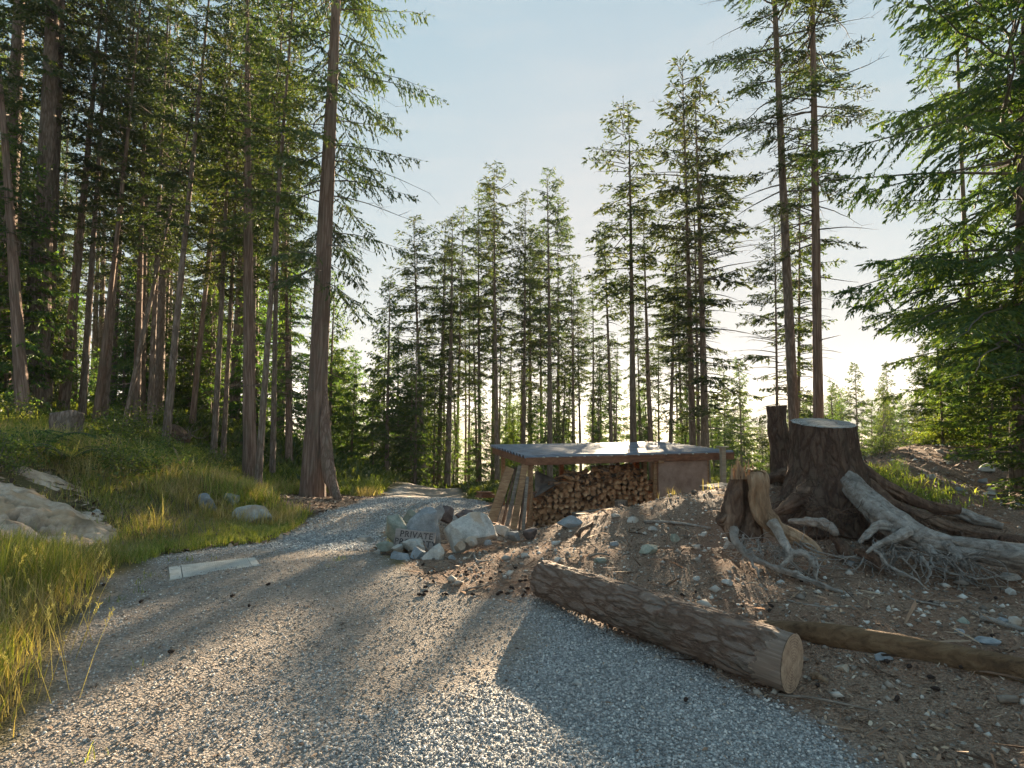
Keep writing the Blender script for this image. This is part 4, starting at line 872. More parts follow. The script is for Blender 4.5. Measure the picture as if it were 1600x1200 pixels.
# cut leaning trunk behind the big stump
b0, t0 = P(1224, 735, 6.9), P(1212, 634, 6.9); b0[2] = H(b0[0], b0[1])-.1
q, L_ = obj_axis_mesh(b0, t0); e = empty('cut_trunk', b0); e.rotation_mode = 'QUATERNION'; e.rotation_quaternion = q
tag(e, 'tall narrow cut trunk leaning left just behind the big stump', 'stump')
zz = np.linspace(0, L_, 30); MB().add(*tube(np.stack([0*zz, 0*zz, zz], 1), .118+.08*np.exp(-zz/.2), 28, False, .2, 3, ridge=.06, nridge=7)).build('trunk', M['stumpbark'], e)
obj('cut_face', mesh('cut_face', np.stack([np.cos(th)*.11, np.sin(th)*.11, 0*th+L_-.003], 1), [np.arange(24)[None]], M['rings']), e)
main_root([(1235, 740, 6.6), (1205, 748, 6.6), (1185, 760, 6.6)], [.10, .06, .02], 55, 'rotten', bs)
main_root([(1270, 745, 6.2), (1240, 742, 6.5), (1222, 750, 6.8)], [.12, .10, .06], 56, 'rotten', bs)
# mossy stump and rootball on the left bank
p0 = G(104, 690, 8); hh = 45*p0[1]/F; wd = 20*p0[1]/F
e = empty('old_stump', p0); tag(e, 'grey broken old stump on the left bank below the forest', 'stump')
zz = np.linspace(-.1, hh, 16); V, fs = tube(np.stack([0*zz-.03*zz, 0*zz, zz], 1), wd*(.95+.25*np.exp(-zz/.2)), 30, True, .35, 9, ridge=.12, nridge=5)
V[-30:, 2] += np.array([.10*mnoise.noise(Vector((x*4, y*4, 5))) for x, y, z in V[-30:]]); MB().add(V, fs).build('trunk', M['bark'], e)
rootlets(B := MB(), [np.array([0, -wd, .1]), np.array([wd, -.1, .1])], 14, .6, .02, 4, .8, floor=False); B.build('root', M['bark'], e)
p0 = G(255, 698, 9); p0 = p0+np.array([0, .25, 0])
e = empty('upturned_rootball', p0); tag(e, 'dark upturned rootball between trunks on the left bank', 'rootball')
V, fs = tube(np.stack([np.linspace(-.62, .62, 14), .1*np.sin(np.linspace(0, 6, 14)), .22+.05*np.cos(np.linspace(0, 9, 14))], 1), .05+.26*np.sin(np.linspace(.1, 3.04, 14)), 18, True, .7, 3)
MB().add(V, fs).build('earth_clump', M['rotten'], e)
B = MB(); rootlets(B, [np.array([a, -.1, .25]) for a in np.linspace(-.6, .6, 7)], 40, .8, .022, 6, -.3, floor=False, out=np.array([0, .6, .2])); B.build('root', M['bark'], e)
B = MB(); pts = [G(262, 712, 8), G(272, 722, 8), G(287, 741, 8)]; pts = [p_+np.array([0, 0, z]) for p_, z in zip(pts, (.22, .26, .04))]
B.add(*tube(smooth_path(pts, 12), np.linspace(.03, .015, 12), 8, True, .2, 2)); tag(B.build('fallen_branch', M['palewood']), 'short pale barkless branch sticking out of the bank below the rootball', 'branch')
# sticks on the mound
for k_, (a, b, c_, rad, lb, mt) in enumerate([((1007, 818), (1060, 824), (1112, 830), .018, 'straight pale stick lying across the mound below the shed panel', 'silver'),
    ((920, 873), (938, 869), (952, 870), .014, 'short forked stick on the dirt above the log', 'plank_grey'), ((902, 840), (915, 832), (926, 822), .03, 'short dark wood chunk on the slope below the firewood', 'rotten'),
    ((1530, 972), (1565, 980), (1605, 992), .022, 'grey stick lying above the weathered beam at the right edge', 'silver'), ((1560, 1102), (1585, 1098), (1615, 1092), .02, 'flat brown bark slab at the lower right corner', 'plank_grey'),
    ((1268, 1062), (1278, 1066), (1290, 1070), .02, 'small bright wood chip beside the log end', 'palewood'), ((1215, 1090), (1290, 1103), (1370, 1112), .008, 'long thin twig on the dirt in front of the log end', 'plank_grey'),
    ((1230, 940), (1290, 950), (1345, 950), .007, 'thin curved root lying between the log and the roots', 'silver'), ((1240, 905), (1262, 900), (1280, 905), .02, 'short thick stick under the small stump roots', 'rotten'),
    ((720, 928), (740, 922), (765, 918), .010, 'thin pale stick where the road meets the dirt', 'plank_grey'), ((1420, 935), (1440, 945), (1470, 948), .008, 'pale thin twig below the hanging rootlets', 'silver'),
    ((740, 868), (748, 880), (765, 878), .012, 'bent whitish twig below the big white boulder', 'silver'), ((1440, 1015), (1462, 1030), (1478, 1045), .008, 'short twig leaning on the weathered beam', 'plank_grey')]):
    pts = [G(*a)+[0, 0, rad*.8], G(*b)+[0, 0, rad*1.3], G(*c_)+[0, 0, rad*.8]]
    B = MB(); B.add(*tube(wig(pts, 14, .004, k_), np.linspace(rad, rad*.6, 14), 8, True, .3, k_)); tag(B.build('stick', M[mt]), lb, 'stick', 'sticks lying on the dirt')
# ------------------------------------------------------------------ concrete cover in the road
cs = [np.array([*gz0(*p_), 0]) for p_ in ((264, 882), (398, 864), (406, 884), (266, 907))]
for c in cs: c[2] = H(c[0], c[1])+.004
e = empty('concrete_cover', sum(cs)/4); tag(e, 'flat pale rectangular concrete cover set in the gravel road', 'cover')
def quad_slab(B, q4, th_, z=0):
    q4 = np.array(q4); V = np.concatenate([q4+[0, 0, z], q4+[0, 0, z-th_]]); B.add(V, [np.array([(3, 2, 1, 0), (4, 5, 6, 7), (0, 1, 5, 4), (1, 2, 6, 5), (2, 3, 7, 6), (3, 0, 4, 7)])], smooth=False)
lp = lambda u, v: (cs[0]*(1-u)*(1-v)+cs[1]*u*(1-v)+cs[2]*u*v+cs[3]*(1-u)*v)
B = MB(); quad_slab(B, [lp(0, 0), lp(.125, 0), lp(.125, 1), lp(0, 1)], .06); quad_slab(B, [lp(.135, 0), lp(.90, 0), lp(.90, 1), lp(.135, 1)], .06, .004); quad_slab(B, [lp(.91, 0), lp(1, 0), lp(1, 1), lp(.91, 1)], .06)
rel(B.build('slab', M['concrete']), e)
B = MB()
for u in np.linspace(.16, .88, 30): quad_slab(B, [lp(u, .06), lp(u+.008, .06), lp(u+.008, .94), lp(u, .94)], .004, .0075)
rel(B.build('grating_ribs', M['concrete']), e)
M['signboard'] = mat('weathered_sign_board', m_wood([(.20, .17, .155), (.36, .32, .30), (.48, .44, .42)]))
# ------------------------------------------------------------------ sign
e0 = P(648, 843, 6.45); sc_ = 6.45/F
e = empty('wooden_sign', e0-np.array([0, 0, .12])); tag(e, 'low hand-lettered wooden sign reading PRIVATE PROPERTY leaning on the rocks', 'sign')
Rt = Matrix.Rotation(R(-14), 3, 'X') @ Matrix.Rotation(R(6), 3, 'Y'); Rn = np.array(Rt)
V, fs = box((0, 0, 0), (62*sc_, .025, 27*sc_), bev=.003); B = MB().add(V @ Rn.T+e0, fs, smooth=False); rel(B.build('board', M['signboard']), e)
for k_, (tx, oz) in enumerate((('PRIVATE', .048), ('PROPERTY', -.040))):
    fc = bpy.data.curves.new('t', 'FONT'); fc.body = tx; fc.size = .098; fc.extrude = .001; fc.offset = .0016; fc.align_x = 'CENTER'; fc.align_y = 'CENTER'; fc.space_character = 1.08
    to = bpy.data.objects.new('t', fc); C.objects.link(to); bpy.context.view_layer.update()
    me = bpy.data.meshes.new_from_object(to.evaluated_get(bpy.context.evaluated_depsgraph_get())); bpy.data.objects.remove(to)
    me.name = 'lettering'; me.materials.clear(); me.materials.append(M['paint'])
    Vt = np.array([v.co[:] for v in me.vertices]); Vt = np.stack([Vt[:, 0]+.015, -Vt[:, 2]-.0145, Vt[:, 1]+oz], 1) @ Rn.T+e0
    me.vertices.foreach_set('co', Vt.astype(np.float32).ravel()); me.update()
    rel(obj('lettering', me), e)
# ------------------------------------------------------------------ woodshed
U = np.array([4.5, 1.3, 0]); U /= np.linalg.norm(U); W = np.array([-U[1], U[0], 0]); O = np.array([.31, 10.6, 0]); Z = np.array([0, 0, 1.])
def L(s, v, z): return O+U*s+W*v+Z*z
def s_at(px, v=0):
    a = (px-800)/F; o = O+W*v; return (a*o[1]-o[0])/(U[0]-a*U[1])
def pad(): return None
sh = empty('woodshed', L(2.3, 1.2, -.85)); tag(sh, 'low open woodshed with a corrugated metal roof and a brown side panel', 'shed')
RZ = .655; Wd = s_at(1143)
def part(B, nm, mt, label=None): return rel(B.build(nm, M[mt], None, label), sh)
nu = 12; nv = 177; vv = np.linspace(-.06, 2.78, nv); V = []
corr = .030*np.sin(vv*2*math.pi/.22)
for s_ in np.linspace(-.08, Wd+.02, nu):
    for v_, c_ in zip(vv, corr): V.append(L(s_+.32*v_/2.8*0, v_, RZ+c_+.05*v_/2.8+.01*mnoise.noise(Vector((s_*.8, v_, 0)))))
i = np.arange(nu-1)[:, None]*nv+np.arange(nv-1)[None]; Qt = np.stack([i, i+nv, i+nv+1, i+1], -1).reshape(-1, 4)
Vb = np.array(V)-[0, 0, .003]; B = MB().add(V, [Qt]); B.add(Vb, [Qt[:, ::-1]]); part(B, 'roof', 'roof')
B = MB(); B.add(*bar(L(-.06, -.03, RZ-.095), L(Wd, -.03, RZ-.085), .05, .15), smooth=False); part(B, 'front_beam', 'red_beam')
B = MB(); B.add(*bar(L(0, 0.02, RZ-.10), L(0, 2.72, RZ-.06), .06, .15), smooth=False); part(B, 'side_beam', 'red_beam')
B = MB(); B.add(*bar(L(Wd-.05, 0.02, RZ-.10), L(Wd-.05, 2.72, RZ-.06), .06, .13), smooth=False); part(B, 'side_beam', 'red_beam')
B = MB(); B.add(*bar(L(0, 2.70, RZ-.07), L(Wd, 2.70, RZ-.07), .05, .12), smooth=False); part(B, 'back_beam', 'red_beam')
for s_ in np.linspace(.5, Wd-.5, 7):
    B = MB(); B.add(*bar(L(s_, .02, RZ-.07), L(s_, 2.66, RZ-.035), .04, .085), smooth=False); part(B, 'rafter', 'red_beam')
for px in range(848, 1140, 21):
    B = MB(); c = L(s_at(px), -.062, RZ-.018); V, fs = tube([c+W*.012, c+W*.004, c-W*.004], [.030, .028, .012], 10, True); V[:, 2] = c[2]+(V[:, 2]-c[2])*.45; B.add(V, fs); part(B, 'roof_clip', 'concrete')
def post(s_, v_, w_=.10, mt='plank', z0=-1.1):
    B = MB(); B.add(*bar(L(s_, v_, z0), L(s_+.01, v_, RZ-.14), w_, w_, up=W), smooth=False); part(B, 'post', mt)
post(s_at(829), .06, .09); post(s_at(1024), .07, .07); post(s_at(1016), .3, .09); post(s_at(992, 1.5), 1.5, .12, 'red_beam'); post(Wd-.62, .1, .09); post(.2, 2.62, .09); post(Wd-.3, 2.62, .09); post(s_at(876, 2.6), 2.6, .1, 'red_beam')
s0, s1 = s_at(1027), s_at(1103)
B = MB(); B.add(*bar(L(s0, 0.0, -.25), L(s1, 0.0, -.25), .02, 1.55), smooth=False); part(B, 'side_panel', 'sheet')
B = MB(); B.add(*bar(L(s1, .04, -.25), L(s1+.05, 2.4, -.25), .02, 1.3), smooth=False); part(B, 'end_panel', 'sheet')
B = MB(); B.add(*bar(L(s0-.02, -.03, RZ-.17), L(s0+.1, -.03, RZ-.17), .06, .06), smooth=False); part(B, 'bracket', 'plank')
# leaning boards
for k_, (a, b, w_, mt, lb) in enumerate([
    ((768, 800, 10.15), (797, 731, 10.55), .17, 'plank', 'broadest board, leaning at the far left of the shed'), ((775, 806, 10.2), (801, 733, 10.6), .05, 'plank_grey', 'narrow grey board leaning against the broadest one'),
    ((785, 812, 10.2), (806, 730, 10.6), .05, 'rotten', 'dark thin board behind the two orange ones'), ((792, 822, 10.1), (812, 728, 10.5), .07, 'plank_grey', 'slim grey board standing left of the orange board'),
    ((802, 824, 10.05), (820, 727, 10.45), .12, 'plank', 'orange-brown board leaning in the middle of the bundle'), ((811, 826, 10.1), (822, 750, 10.4), .04, 'rotten', 'short dark strip between the orange board and the post'),
    ((817, 828, 10.1), (824, 745, 10.4), .06, 'plank_grey', 'short grey board next to the corner post'), ((822, 829, 10.2), (832, 765, 10.4), .03, 'plank', 'shortest thin strip at the foot of the corner post')]):
    pa, pb_ = P(*a), P(*b); pa[2] = min(pa[2], H(pa[0], pa[1])+.02)
    B = MB(); V, fs = bar(pa, pb_, w_, .035, up=np.cross(pb_-pa, [1, .2, 0])); B.add(V, fs, smooth=False)
    tag(B.build('leaning_board', M[mt]), lb, 'board', 'boards leaning against the shed corner')
# firewood
M['fw_end'] = mat('split_log_end', m_wood([(.18, .08, .04), (.50, .27, .14), (.70, .46, .27)], grain=(9, 9, 9)))
fw = []; r = np.random.default_rng(77)
for k_ in range(12):
    kind = k_ % 4; n_ = {0: 3, 1: 4, 2: 5, 3: 9}[kind]
    a = np.sort(np.linspace(0, 2*math.pi, n_, endpoint=False)+r.normal(0, .28 if n_ < 6 else .06, n_)); rad = r.uniform(.055, .085, n_) if n_ < 6 else np.full(n_, .062)
    prof = []
    for q_ in range(n_):
        p0 = np.array([math.cos(a[q_]), math.sin(a[q_])])*rad[q_]; q2 = (q_+1) % n_; p1 = np.array([math.cos(a[q2]), math.sin(a[q2])])*rad[q2]
        for u in (0.06, .5, .94): prof.append(p0*(1-u)+p1*u+r.normal(0, .003, 2))
    prof = np.array(prof); m_ = len(prof); V = []
    for v_ in (-.2, -.07, .07, .2):
        for p_ in prof+r.normal(0, .0025, prof.shape): V.append((p_[0], v_, p_[1]))
    i = np.arange(3)[:, None]*m_; kk = np.arange(m_)[None]; Q = np.stack([i+kk, i+(kk+1) % m_, i+m_+(kk+1) % m_, i+m_+kk], -1).reshape(-1, 4)
    fw.append(mesh('firewood_piece', V, [Q, np.arange(m_)[None], (np.arange(m_)+3*m_)[::-1][None]], [M['bark_red'], M['fw_end']], [(r.random(len(Q)) > .35).astype(int), 1, 1]))
fl = 'split piece of firewood stacked under the woodshed roof'
cnt = 0; sA, sB = s_at(838), s_at(1021)
cols = int((sB-sA)/.116); 
def topz(px): return 1.5-(np.interp(px, [835, 860, 885, 900, 930, 955, 1000, 1015, 1022], [775, 768, 755, 752, 748, 742, 738, 745, 770])-645)*11/F
for c_ in range(cols+1):
    s_ = sA+(sB-sA)*c_/cols; px = np.interp(s_, [s_at(q_) for q_ in range(830, 1030, 10)], range(830, 1030, 10)); z = -.86+r.uniform(-.03, .03)
    tz = topz(px)
    while z < tz:
        if z > -.86+.0 and not (px > 985 and z < -.5) and cnt < 285:
            o = obj('firewood_piece', fw[r.integers(12)]); k = r.uniform(.85, 1.15); last = z+.12 >= tz
            o.scale = (k, 1, k); o.location = L(s_+r.normal(0, .012), .38+r.normal(0, .03), z)
            o.rotation_euler = (r.normal(0, .05)+(r.normal(0, .3) if last else 0), r.uniform(0, 6.28), math.atan2(U[1], U[0])+r.normal(0, .07)+(r.uniform(-1.3, 1.3) if last else 0))
            tag(o, fl, 'firewood', 'split firewood stacked in the woodshed'); cnt += 1
        z += r.uniform(.092, .112)
for c_ in range(34):
    px = r.uniform(885, 1012); o = obj('firewood_piece', fw[r.integers(12)]); o.location = L(s_at(px)+0, .38+r.uniform(-.1, .35), topz(px)+r.uniform(.02, .07)); o.scale = (.8, .9, .8)
    o.rotation_euler = (r.normal(0, .3), r.uniform(0, 6), r.uniform(0, 3.1)); tag(o, fl, 'firewood', 'split firewood stacked in the woodshed')
# tarp, block, boards at the shed
V = []; nt_ = 18
for i_ in range(nt_):
    for j in range(nt_):
        u, v_ = i_/(nt_-1), j/(nt_-1); px = 836+u*52*(1-.25*v_); py = 735+v_*42*(1-.55*u)+u*22*(1-v_)
        V.append(P(px, py, 10.95+.5*(1-v_)+.09*mnoise.noise(Vector((u*3, v_*3, 1)))*2))
i = np.arange(nt_-1)[:, None]*nt_+np.arange(nt_-1)[None]; Qt = np.stack([i, i+nt_, i+nt_+1, i+1], -1).reshape(-1, 4); V = np.array(V)
B = MB().add(V, [Qt]); B.add(V+[0, .006, -.004], [Qt[:, ::-1]]); tag(B.build('tarp', M['tarp']), 'grey crumpled tarp draped over the left end of the firewood', 'tarp')
c = L(s_at(970), .02, -.58); zz = np.linspace(0, .30, 6)
e = empty('log_block', c); tag(e, 'short upright log block standing in front of the firewood stack', 'log block')
MB().add(*tube(np.stack([0*zz, 0*zz, zz], 1), .135, 14, True, .15, 6, ridge=.08, nridge=5)).build('bark', M['bark'], e)
obj('cut_face', mesh('cut_face', np.stack([np.cos(th)*.12, np.sin(th)*.12, 0*th+.303], 1), [np.arange(24)[None]], M['rings']), e)
for a, b, lb in (((895, 806, 10.6), (962, 797, 10.75), 'pale board lying at the foot of the firewood stack'),):
    pa, pb_ = P(*a), P(*b); B = MB(); B.add(*bar(pa, pb_, .10, .12), smooth=False); tag(B.build('ground_board', M['plank_grey']), lb, 'board')
for k_, (x0, x1, yy, lb) in enumerate(((747, 770, 776, 'lowest red board of the little pile left of the shed'), (749, 769, 773, 'middle red board of the little pile left of the shed'), (748, 767, 769.5, 'top red board of the little pile left of the shed'))):
    a, b = P(x0, yy, 12.6+.05*k_), P(x1, yy-.3, 12.9); B = MB(); B.add(*bar(a, b, .22, .035), smooth=False); tag(B.build('red_board', M['red_beam']), lb, 'board', 'red boards piled left of the shed')
# post with a little cap right of the shed
pp = P(1130, 760, 11.5); tp = P(1129, 699, 11.5); e = empty('bird_feeder_post', (pp[0], pp[1], H(pp[0], pp[1]))); tag(e, 'pale wooden post with a small flat cap standing right of the shed', 'post')
M['pale_post'] = mat('pale_post_wood', m_wood([(.25, .19, .13), (.42, .34, .25), (.55, .47, .36)]))
rel(MB().add(*bar((pp[0], pp[1], H(pp[0], pp[1])-.1), tp, .13, .09), smooth=False).build('post', M['pale_post']), e)
rel(MB().add(*bar(tp+[-.11, 0, .012], tp+[.11, 0, .012], .14, .024), smooth=False).build('cap', M['pale_post']), e)
a, b = P(1103, 762, 9.2), P(1137, 757, 9.4); tag(MB().add(*bar(a, b, .3, .04), smooth=False).build('ground_board', M['plank_grey']), 'flat pale board lying on the ground right of the shed panel', 'board')
# ------------------------------------------------------------------ scattered ground cover
def scatter(name, mt, n, xr, yr, size, ok, seed, flat=.6, lift=.25, pw=1.0, shape='oct', attrs=None):
    r = np.random.default_rng(seed); x = r.uniform(*xr, n); y = yr[0]+(yr[1]-yr[0])*r.random(n)**pw
    k = ok(x, y, r) & (np.abs(x) < y*1.0+1.0); x, y = x[k], y[k]; n = len(x); z = height(x, y)
    sz = size[0]+(size[1]-size[0])*r.random(n)**2.5
    if shape == 'oct':
        base = np.array([(1, 0, 0), (-1, 0, 0), (0, 1, 0), (0, -1, 0), (0, 0, 1), (0, 0, -1)], float)
        Fc = np.array([(0, 2, 4), (2, 1, 4), (1, 3, 4), (3, 0, 4), (2, 0, 5), (1, 2, 5), (3, 1, 5), (0, 3, 5)])
    elif shape == 'chip':
        base = np.array([(1, .3, .05), (.1, .45, .22), (-1, .25, 0), (-.8, -.35, .1), (.2, -.4, -.05), (.9, -.2, .15)], float); Fc = None
    else:
        base = np.array([(1, .0, .04), (-1, .06, .0), (-1, -.06, .0), (0, 0, .1)], float); Fc = np.array([(0, 3, 1), (3, 2, 1), (0, 2, 3)])
    Vb = base[None]*r.uniform(.65, 1.35, (n, len(base), 1))+r.normal(0, .12 if shape == 'oct' else .05, (n, len(base), 3)); Vb = Vb*sz[:, None, None]/2; Vb[:, :, 2] *= flat
    a = r.uniform(0, 2*math.pi, n); t_ = r.normal(0, .35, n)
    zz_ = Vb[:, :, 2]*np.cos(t_)[:, None]+Vb[:, :, 0]*np.sin(t_)[:, None]; xx = Vb[:, :, 0]*np.cos(t_)[:, None]-Vb[:, :, 2]*np.sin(t_)[:, None]
    X = xx*np.cos(a)[:, None]-Vb[:, :, 1]*np.sin(a)[:, None]; Y = xx*np.sin(a)[:, None]+Vb[:, :, 1]*np.cos(a)[:, None]
    V = np.stack([X+x[:, None], Y+y[:, None], zz_+(z+sz*lift*flat)[:, None]], -1).reshape(-1, 3); nb = len(base)
    idx = (np.arange(n)*nb)[:, None, None]+Fc[None] if Fc is not None else (np.arange(n)*nb)[:, None]+np.arange(nb)[None]
    idx = idx.reshape(-1, 3) if Fc is not None else idx
    o = obj(name, mesh(name, V, [idx], M[mt])); tag(o, kind='stuff'); return o
def m_isl(stops, rough=.9):
    return lambda s: s.col(s.ramp(s.island(), stops))
M['gravel'] = mat('crushed_gravel', m_isl([(0, (.17, .17, .17)), (.3, (.30, .30, .295)), (.6, (.42, .415, .405)), (.85, (.54, .53, .515)), (1, (.72, .70, .66))]))
M['gravel_tan'] = mat('dusty_gravel', m_isl([(0, (.16, .125, .10)), (.4, (.33, .27, .215)), (.75, (.48, .41, .34)), (1, (.66, .60, .53))]))
M['chips'] = mat('bark_and_wood_chips', m_isl([(0, (.07, .042, .028)), (.45, (.22, .14, .095)), (.80, (.36, .24, .16)), (.96, (.48, .36, .25)), (1, (.60, .50, .39))]))
M['pebbles'] = mat('soil_pebbles', m_isl([(0, (.12, .10, .085)), (.5, (.30, .26, .22)), (.85, (.50, .46, .41)), (1, (.70, .67, .62))]))
def dirtmask(x, y): return ss(.30, .6, fbm(x, y, .55, 3)+.5+.5*np.exp(-((x+1.7)/1.3)**2)*np.exp(-((y-4.6)/1.6)**2)-.5*ss(2.2, 0, np.hypot(x-1.2, (y-3.2)*.8))+.35*np.exp(-((x+y*.18-.1)/.3)**2)*ss(3, 4, y))
def onroad(x, y, r): return (road_sd(x, y)+.24*fbm(x, y, 3.1, 3)) < r.normal(0, .05, len(x))
def rightof(x, y): return x > np.interp(y, [-6, 1, 3, 5, 8, 13, 20], [0, 0, 0, -1, -1.5, -1.5, -2])
scatter('gravel', 'gravel', 230000, (-4, 3.2), (1.7, 7), (.007, .022), lambda x, y, r: onroad(x, y, r) & (r.random(len(x)) > dirtmask(x, y)*.9), 1, .75, .2, 1.5)
scatter('dusty_gravel', 'gravel_tan', 90000, (-4.5, 3.0), (2, 10), (.007, .022), lambda x, y, r: onroad(x, y, r) & (r.random(len(x)) < .10+dirtmask(x, y)*.5), 2, .7, .2, 1.3)
scatter('far_gravel', 'gravel', 40000, (-6, 1.5), (6.5, 14), (.015, .045), lambda x, y, r: onroad(x, y, r), 3, .7, .2, 1.0)
offr = lambda x, y, r: (~onroad(x, y, r)) & rightof(x, y)
scatter('wood_chips', 'chips', 100000, (-2, 11), (2.2, 11), (.008, .038), offr, 4, .6, .3, 1.4, 'chip')
scatter('pebbles', 'pebbles', 18000, (-2, 11), (2.2, 11), (.008, .05), offr, 5, .75, .15, 1.4)
scatter('twigs', 'chips', 9000, (-2, 11), (2.2, 10), (.05, .26), offr, 6, .8, .12, 1.3, 'twig')
scatter('road_litter', 'chips', 5000, (-4, 3), (2.2, 9), (.008, .035), lambda x, y, r: onroad(x, y, r) & (r.random(len(x)) < .25+dirtmask(x, y)), 7, .6, .2, 1.4, 'chip')
scatter('bare_bank_chips', 'chips', 16000, (-5.5, -1), (8.5, 14), (.02, .09), lambda x, y, r: (~onroad(x, y, r)) & (sdist(x, y, BARE) < .15), 18, .6, .3, 1.0, 'chip')
scatter('bank_litter', 'chips', 30000, (-13, 0), (6, 15), (.03, .14), lambda x, y, r: (~onroad(x, y, r)) & (~rightof(x, y)), 8, .5, .2, 1.0, 'chip')
scatter('stones', 'pebbles', 450, (-1.5, 10), (3, 11), (.04, .13), offr, 9, .7, .15, 1.2)
# cones
V, fs = tube(np.stack([0*np.linspace(0, 1, 7), 0*np.linspace(0, 1, 7), np.linspace(-.035, .035, 7)], 1), [.006, .015, .019, .018, .015, .010, .004], 9, True, .5, 4, lsc=1.2)
M['cone'] = mat('dark_cone', lambda s: s.col((.035, .024, .02)))
cm_ = mesh('fir_cone', V, fs, M['cone']); r = np.random.default_rng(12)
for k_ in range(70):
    px, py = (r.uniform(650, 840), r.uniform(885, 935)) if k_ < 34 else ((r.uniform(150, 420), r.uniform(900, 1060)) if k_ < 40 else (r.uniform(1060, 1560), r.uniform(900, 1100)))
    g = G(px, py); o = obj('fir_cone', cm_, loc=(g[0], g[1], g[2]+.014)); o.rotation_euler = (R(90)+r.normal(0, .2), 0, r.uniform(0, 6.28)); o.scale = (.62,)*3
    tag(o, 'small dark fir cone lying on the ground', 'fir cone', 'fir cones on the ground')
# ------------------------------------------------------------------ grass, ferns, shrubs
def blades(name, mt, x, y, h, wd, seed, lean=.35, seedhead=False):
    r = np.random.default_rng(seed); n = len(x); z = height(x, y)-.01; a = r.uniform(0, 2*math.pi, n); ln = np.abs(r.normal(lean, lean*.5, n)); sx, sy = -np.sin(a), np.cos(a)
    fac = r.uniform(0, 6.28, n); fx, fy = np.cos(fac)*.3+sx, np.sin(fac)*.3+sy
    V = []
    for t_, ww in ((0, 1), (.4, .85), (.75, .55), (1, .12)):
        hx_ = ln*h*t_**2.2; cx_, cy_, cz = x+np.cos(a)*hx_, y+np.sin(a)*hx_, z+h*t_*(1-.25*ln*t_)
        for s_ in (-1, 1): V.append(np.stack([cx_+s_*fx*wd*ww, cy_+s_*fy*wd*ww, cz], 1))
    V = np.stack(V, 1).reshape(-1, 3); b = (np.arange(n)*8)[:, None, None]+np.array([(0, 1, 3, 2), (2, 3, 5, 4), (4, 5, 7, 6)])[None]
    return V, b.reshape(-1, 4)
def grass(name, mt, n, seed, reg, hfun, dens, wd=.0022, lean=.4):
    r = np.random.default_rng(seed); x = r.uniform(reg[0], reg[1], n); y = r.uniform(reg[2], reg[3], n)
    k = (r.random(n) < dens(x, y)) & (np.abs(x) < y*1.0+1.2); x, y = x[k], y[k]; h = hfun(x, y)*r.uniform(.45, 1.25, len(x))
    V, q = blades(name, mt, x, y, h, wd*(.7+.12*y)*r.uniform(.7, 1.3, len(x)), seed+1, lean)
    tag(obj(name, mesh(name, V, [q], M[mt])), kind='stuff')
def bank(x, y): sd = road_sd(x, y)+.24*fbm(x, y, 3.1, 3); return (sd > 0) & ~rightof(x, y) & (sdist(x, y, BARE)+.3*fbm(x, y, 1.7, 3) > .05*np.sin(x*9))
def rockm(x, y): return ss(-.1, .12, outsd(x, y)+.15*fbm(x, y, 2.3, 3))
def dn(x, y): return np.clip(fbm(x, y, 1.1, 4)*2.4+.5, 0, 1)
edge = lambda x, y: ss(.02, .35, road_sd(x, y))
near = lambda x, y: bank(x, y)*edge(x, y)*np.clip(rockm(x, y)+.08, 0, 1)
grass('green_grass', 'grass', 150000, 21, (-8, -1.5, 1.5, 9.5), lambda x, y: (.07+.19*edge(x-.0, y)*ss(6.6, 4.2, y)+.05)*(.6+.9*dn(x*2, y)), lambda x, y: near(x, y)*(.12+.6*dn(x, y)), .0023)
grass('dry_grass', 'straw', 150000, 23, (-8, -1.5, 1.5, 9.5), lambda x, y: .09+.18*ss(6.6, 4.2, y)*edge(x, y), lambda x, y: near(x, y)*(.95-.7*dn(x, y)), .002, .5)
grass('verge_grass', 'grass', 60000, 25, (-6.5, -2.2, 5.5, 9.6), lambda x, y: .11+0*x, lambda x, y: bank(x, y)*ss(.0, .12, road_sd(x, y))*ss(.75, .3, road_sd(x, y)), .0024, .5)
grass('bank_grass', 'grass', 110000, 27, (-13, -1, 8.0, 16), lambda x, y: .16+.22*dn(x, y), lambda x, y: bank(x, y)*edge(x, y)*(.15+.55*dn(x, y)), .003, .6)
grass('bank_dry_grass', 'straw', 110000, 29, (-13, -1, 8, 15), lambda x, y: .20+.12*dn(y, x), lambda x, y: bank(x, y)*edge(x, y)*np.clip(1-1.2*dn(x*1.3, y+3), 0, 1), .0026, .5)
grass('road_weeds', 'grass', 7000, 31, (-4.5, -1.4, 2.2, 6), lambda x, y: .07+0*x, lambda x, y: (road_sd(x, y) < .05)*(road_sd(x, y) > -.6)*(fbm(x, y, 3.3, 2) > .06)*.6, .0022)
grass('mound_plants', 'grass', 45000, 33, (3, 8.5, 5.2, 10), lambda x, y: .11+0*x, lambda x, y: np.exp(-(((x-(4.75+(8-y)*.1))/.42)**2))*ss(5.9, 6.5, y)*ss(8.8, 8.2, y)*(fbm(x, y, 4, 3) > -.12), .0045, .8)
grass('shed_grass', 'straw', 2500, 35, (2.0, 4.6, 6.6, 8.0), lambda x, y: .16+0*x, lambda x, y: (fbm(x, y, 2.5, 2) > .1)*.5, .002)
grass('forest_floor_plants', 'broadleaf', 120000, 37, (-26, 26, 14, 34), lambda x, y: .28+0*x, lambda x, y: (road_sd(x, y) > .2)*((x < -1) | (y > 15.5))*.9, .012, .8)
grass('tall_dry_stems', 'straw', 26000, 41, (-10, -2, 6.5, 13), lambda x, y: .42+0*x, lambda x, y: bank(x, y)*edge(x, y)*rockm(x, y)*(fbm(x, y, 1.6, 3) > .13)*.8, .0022, .45)
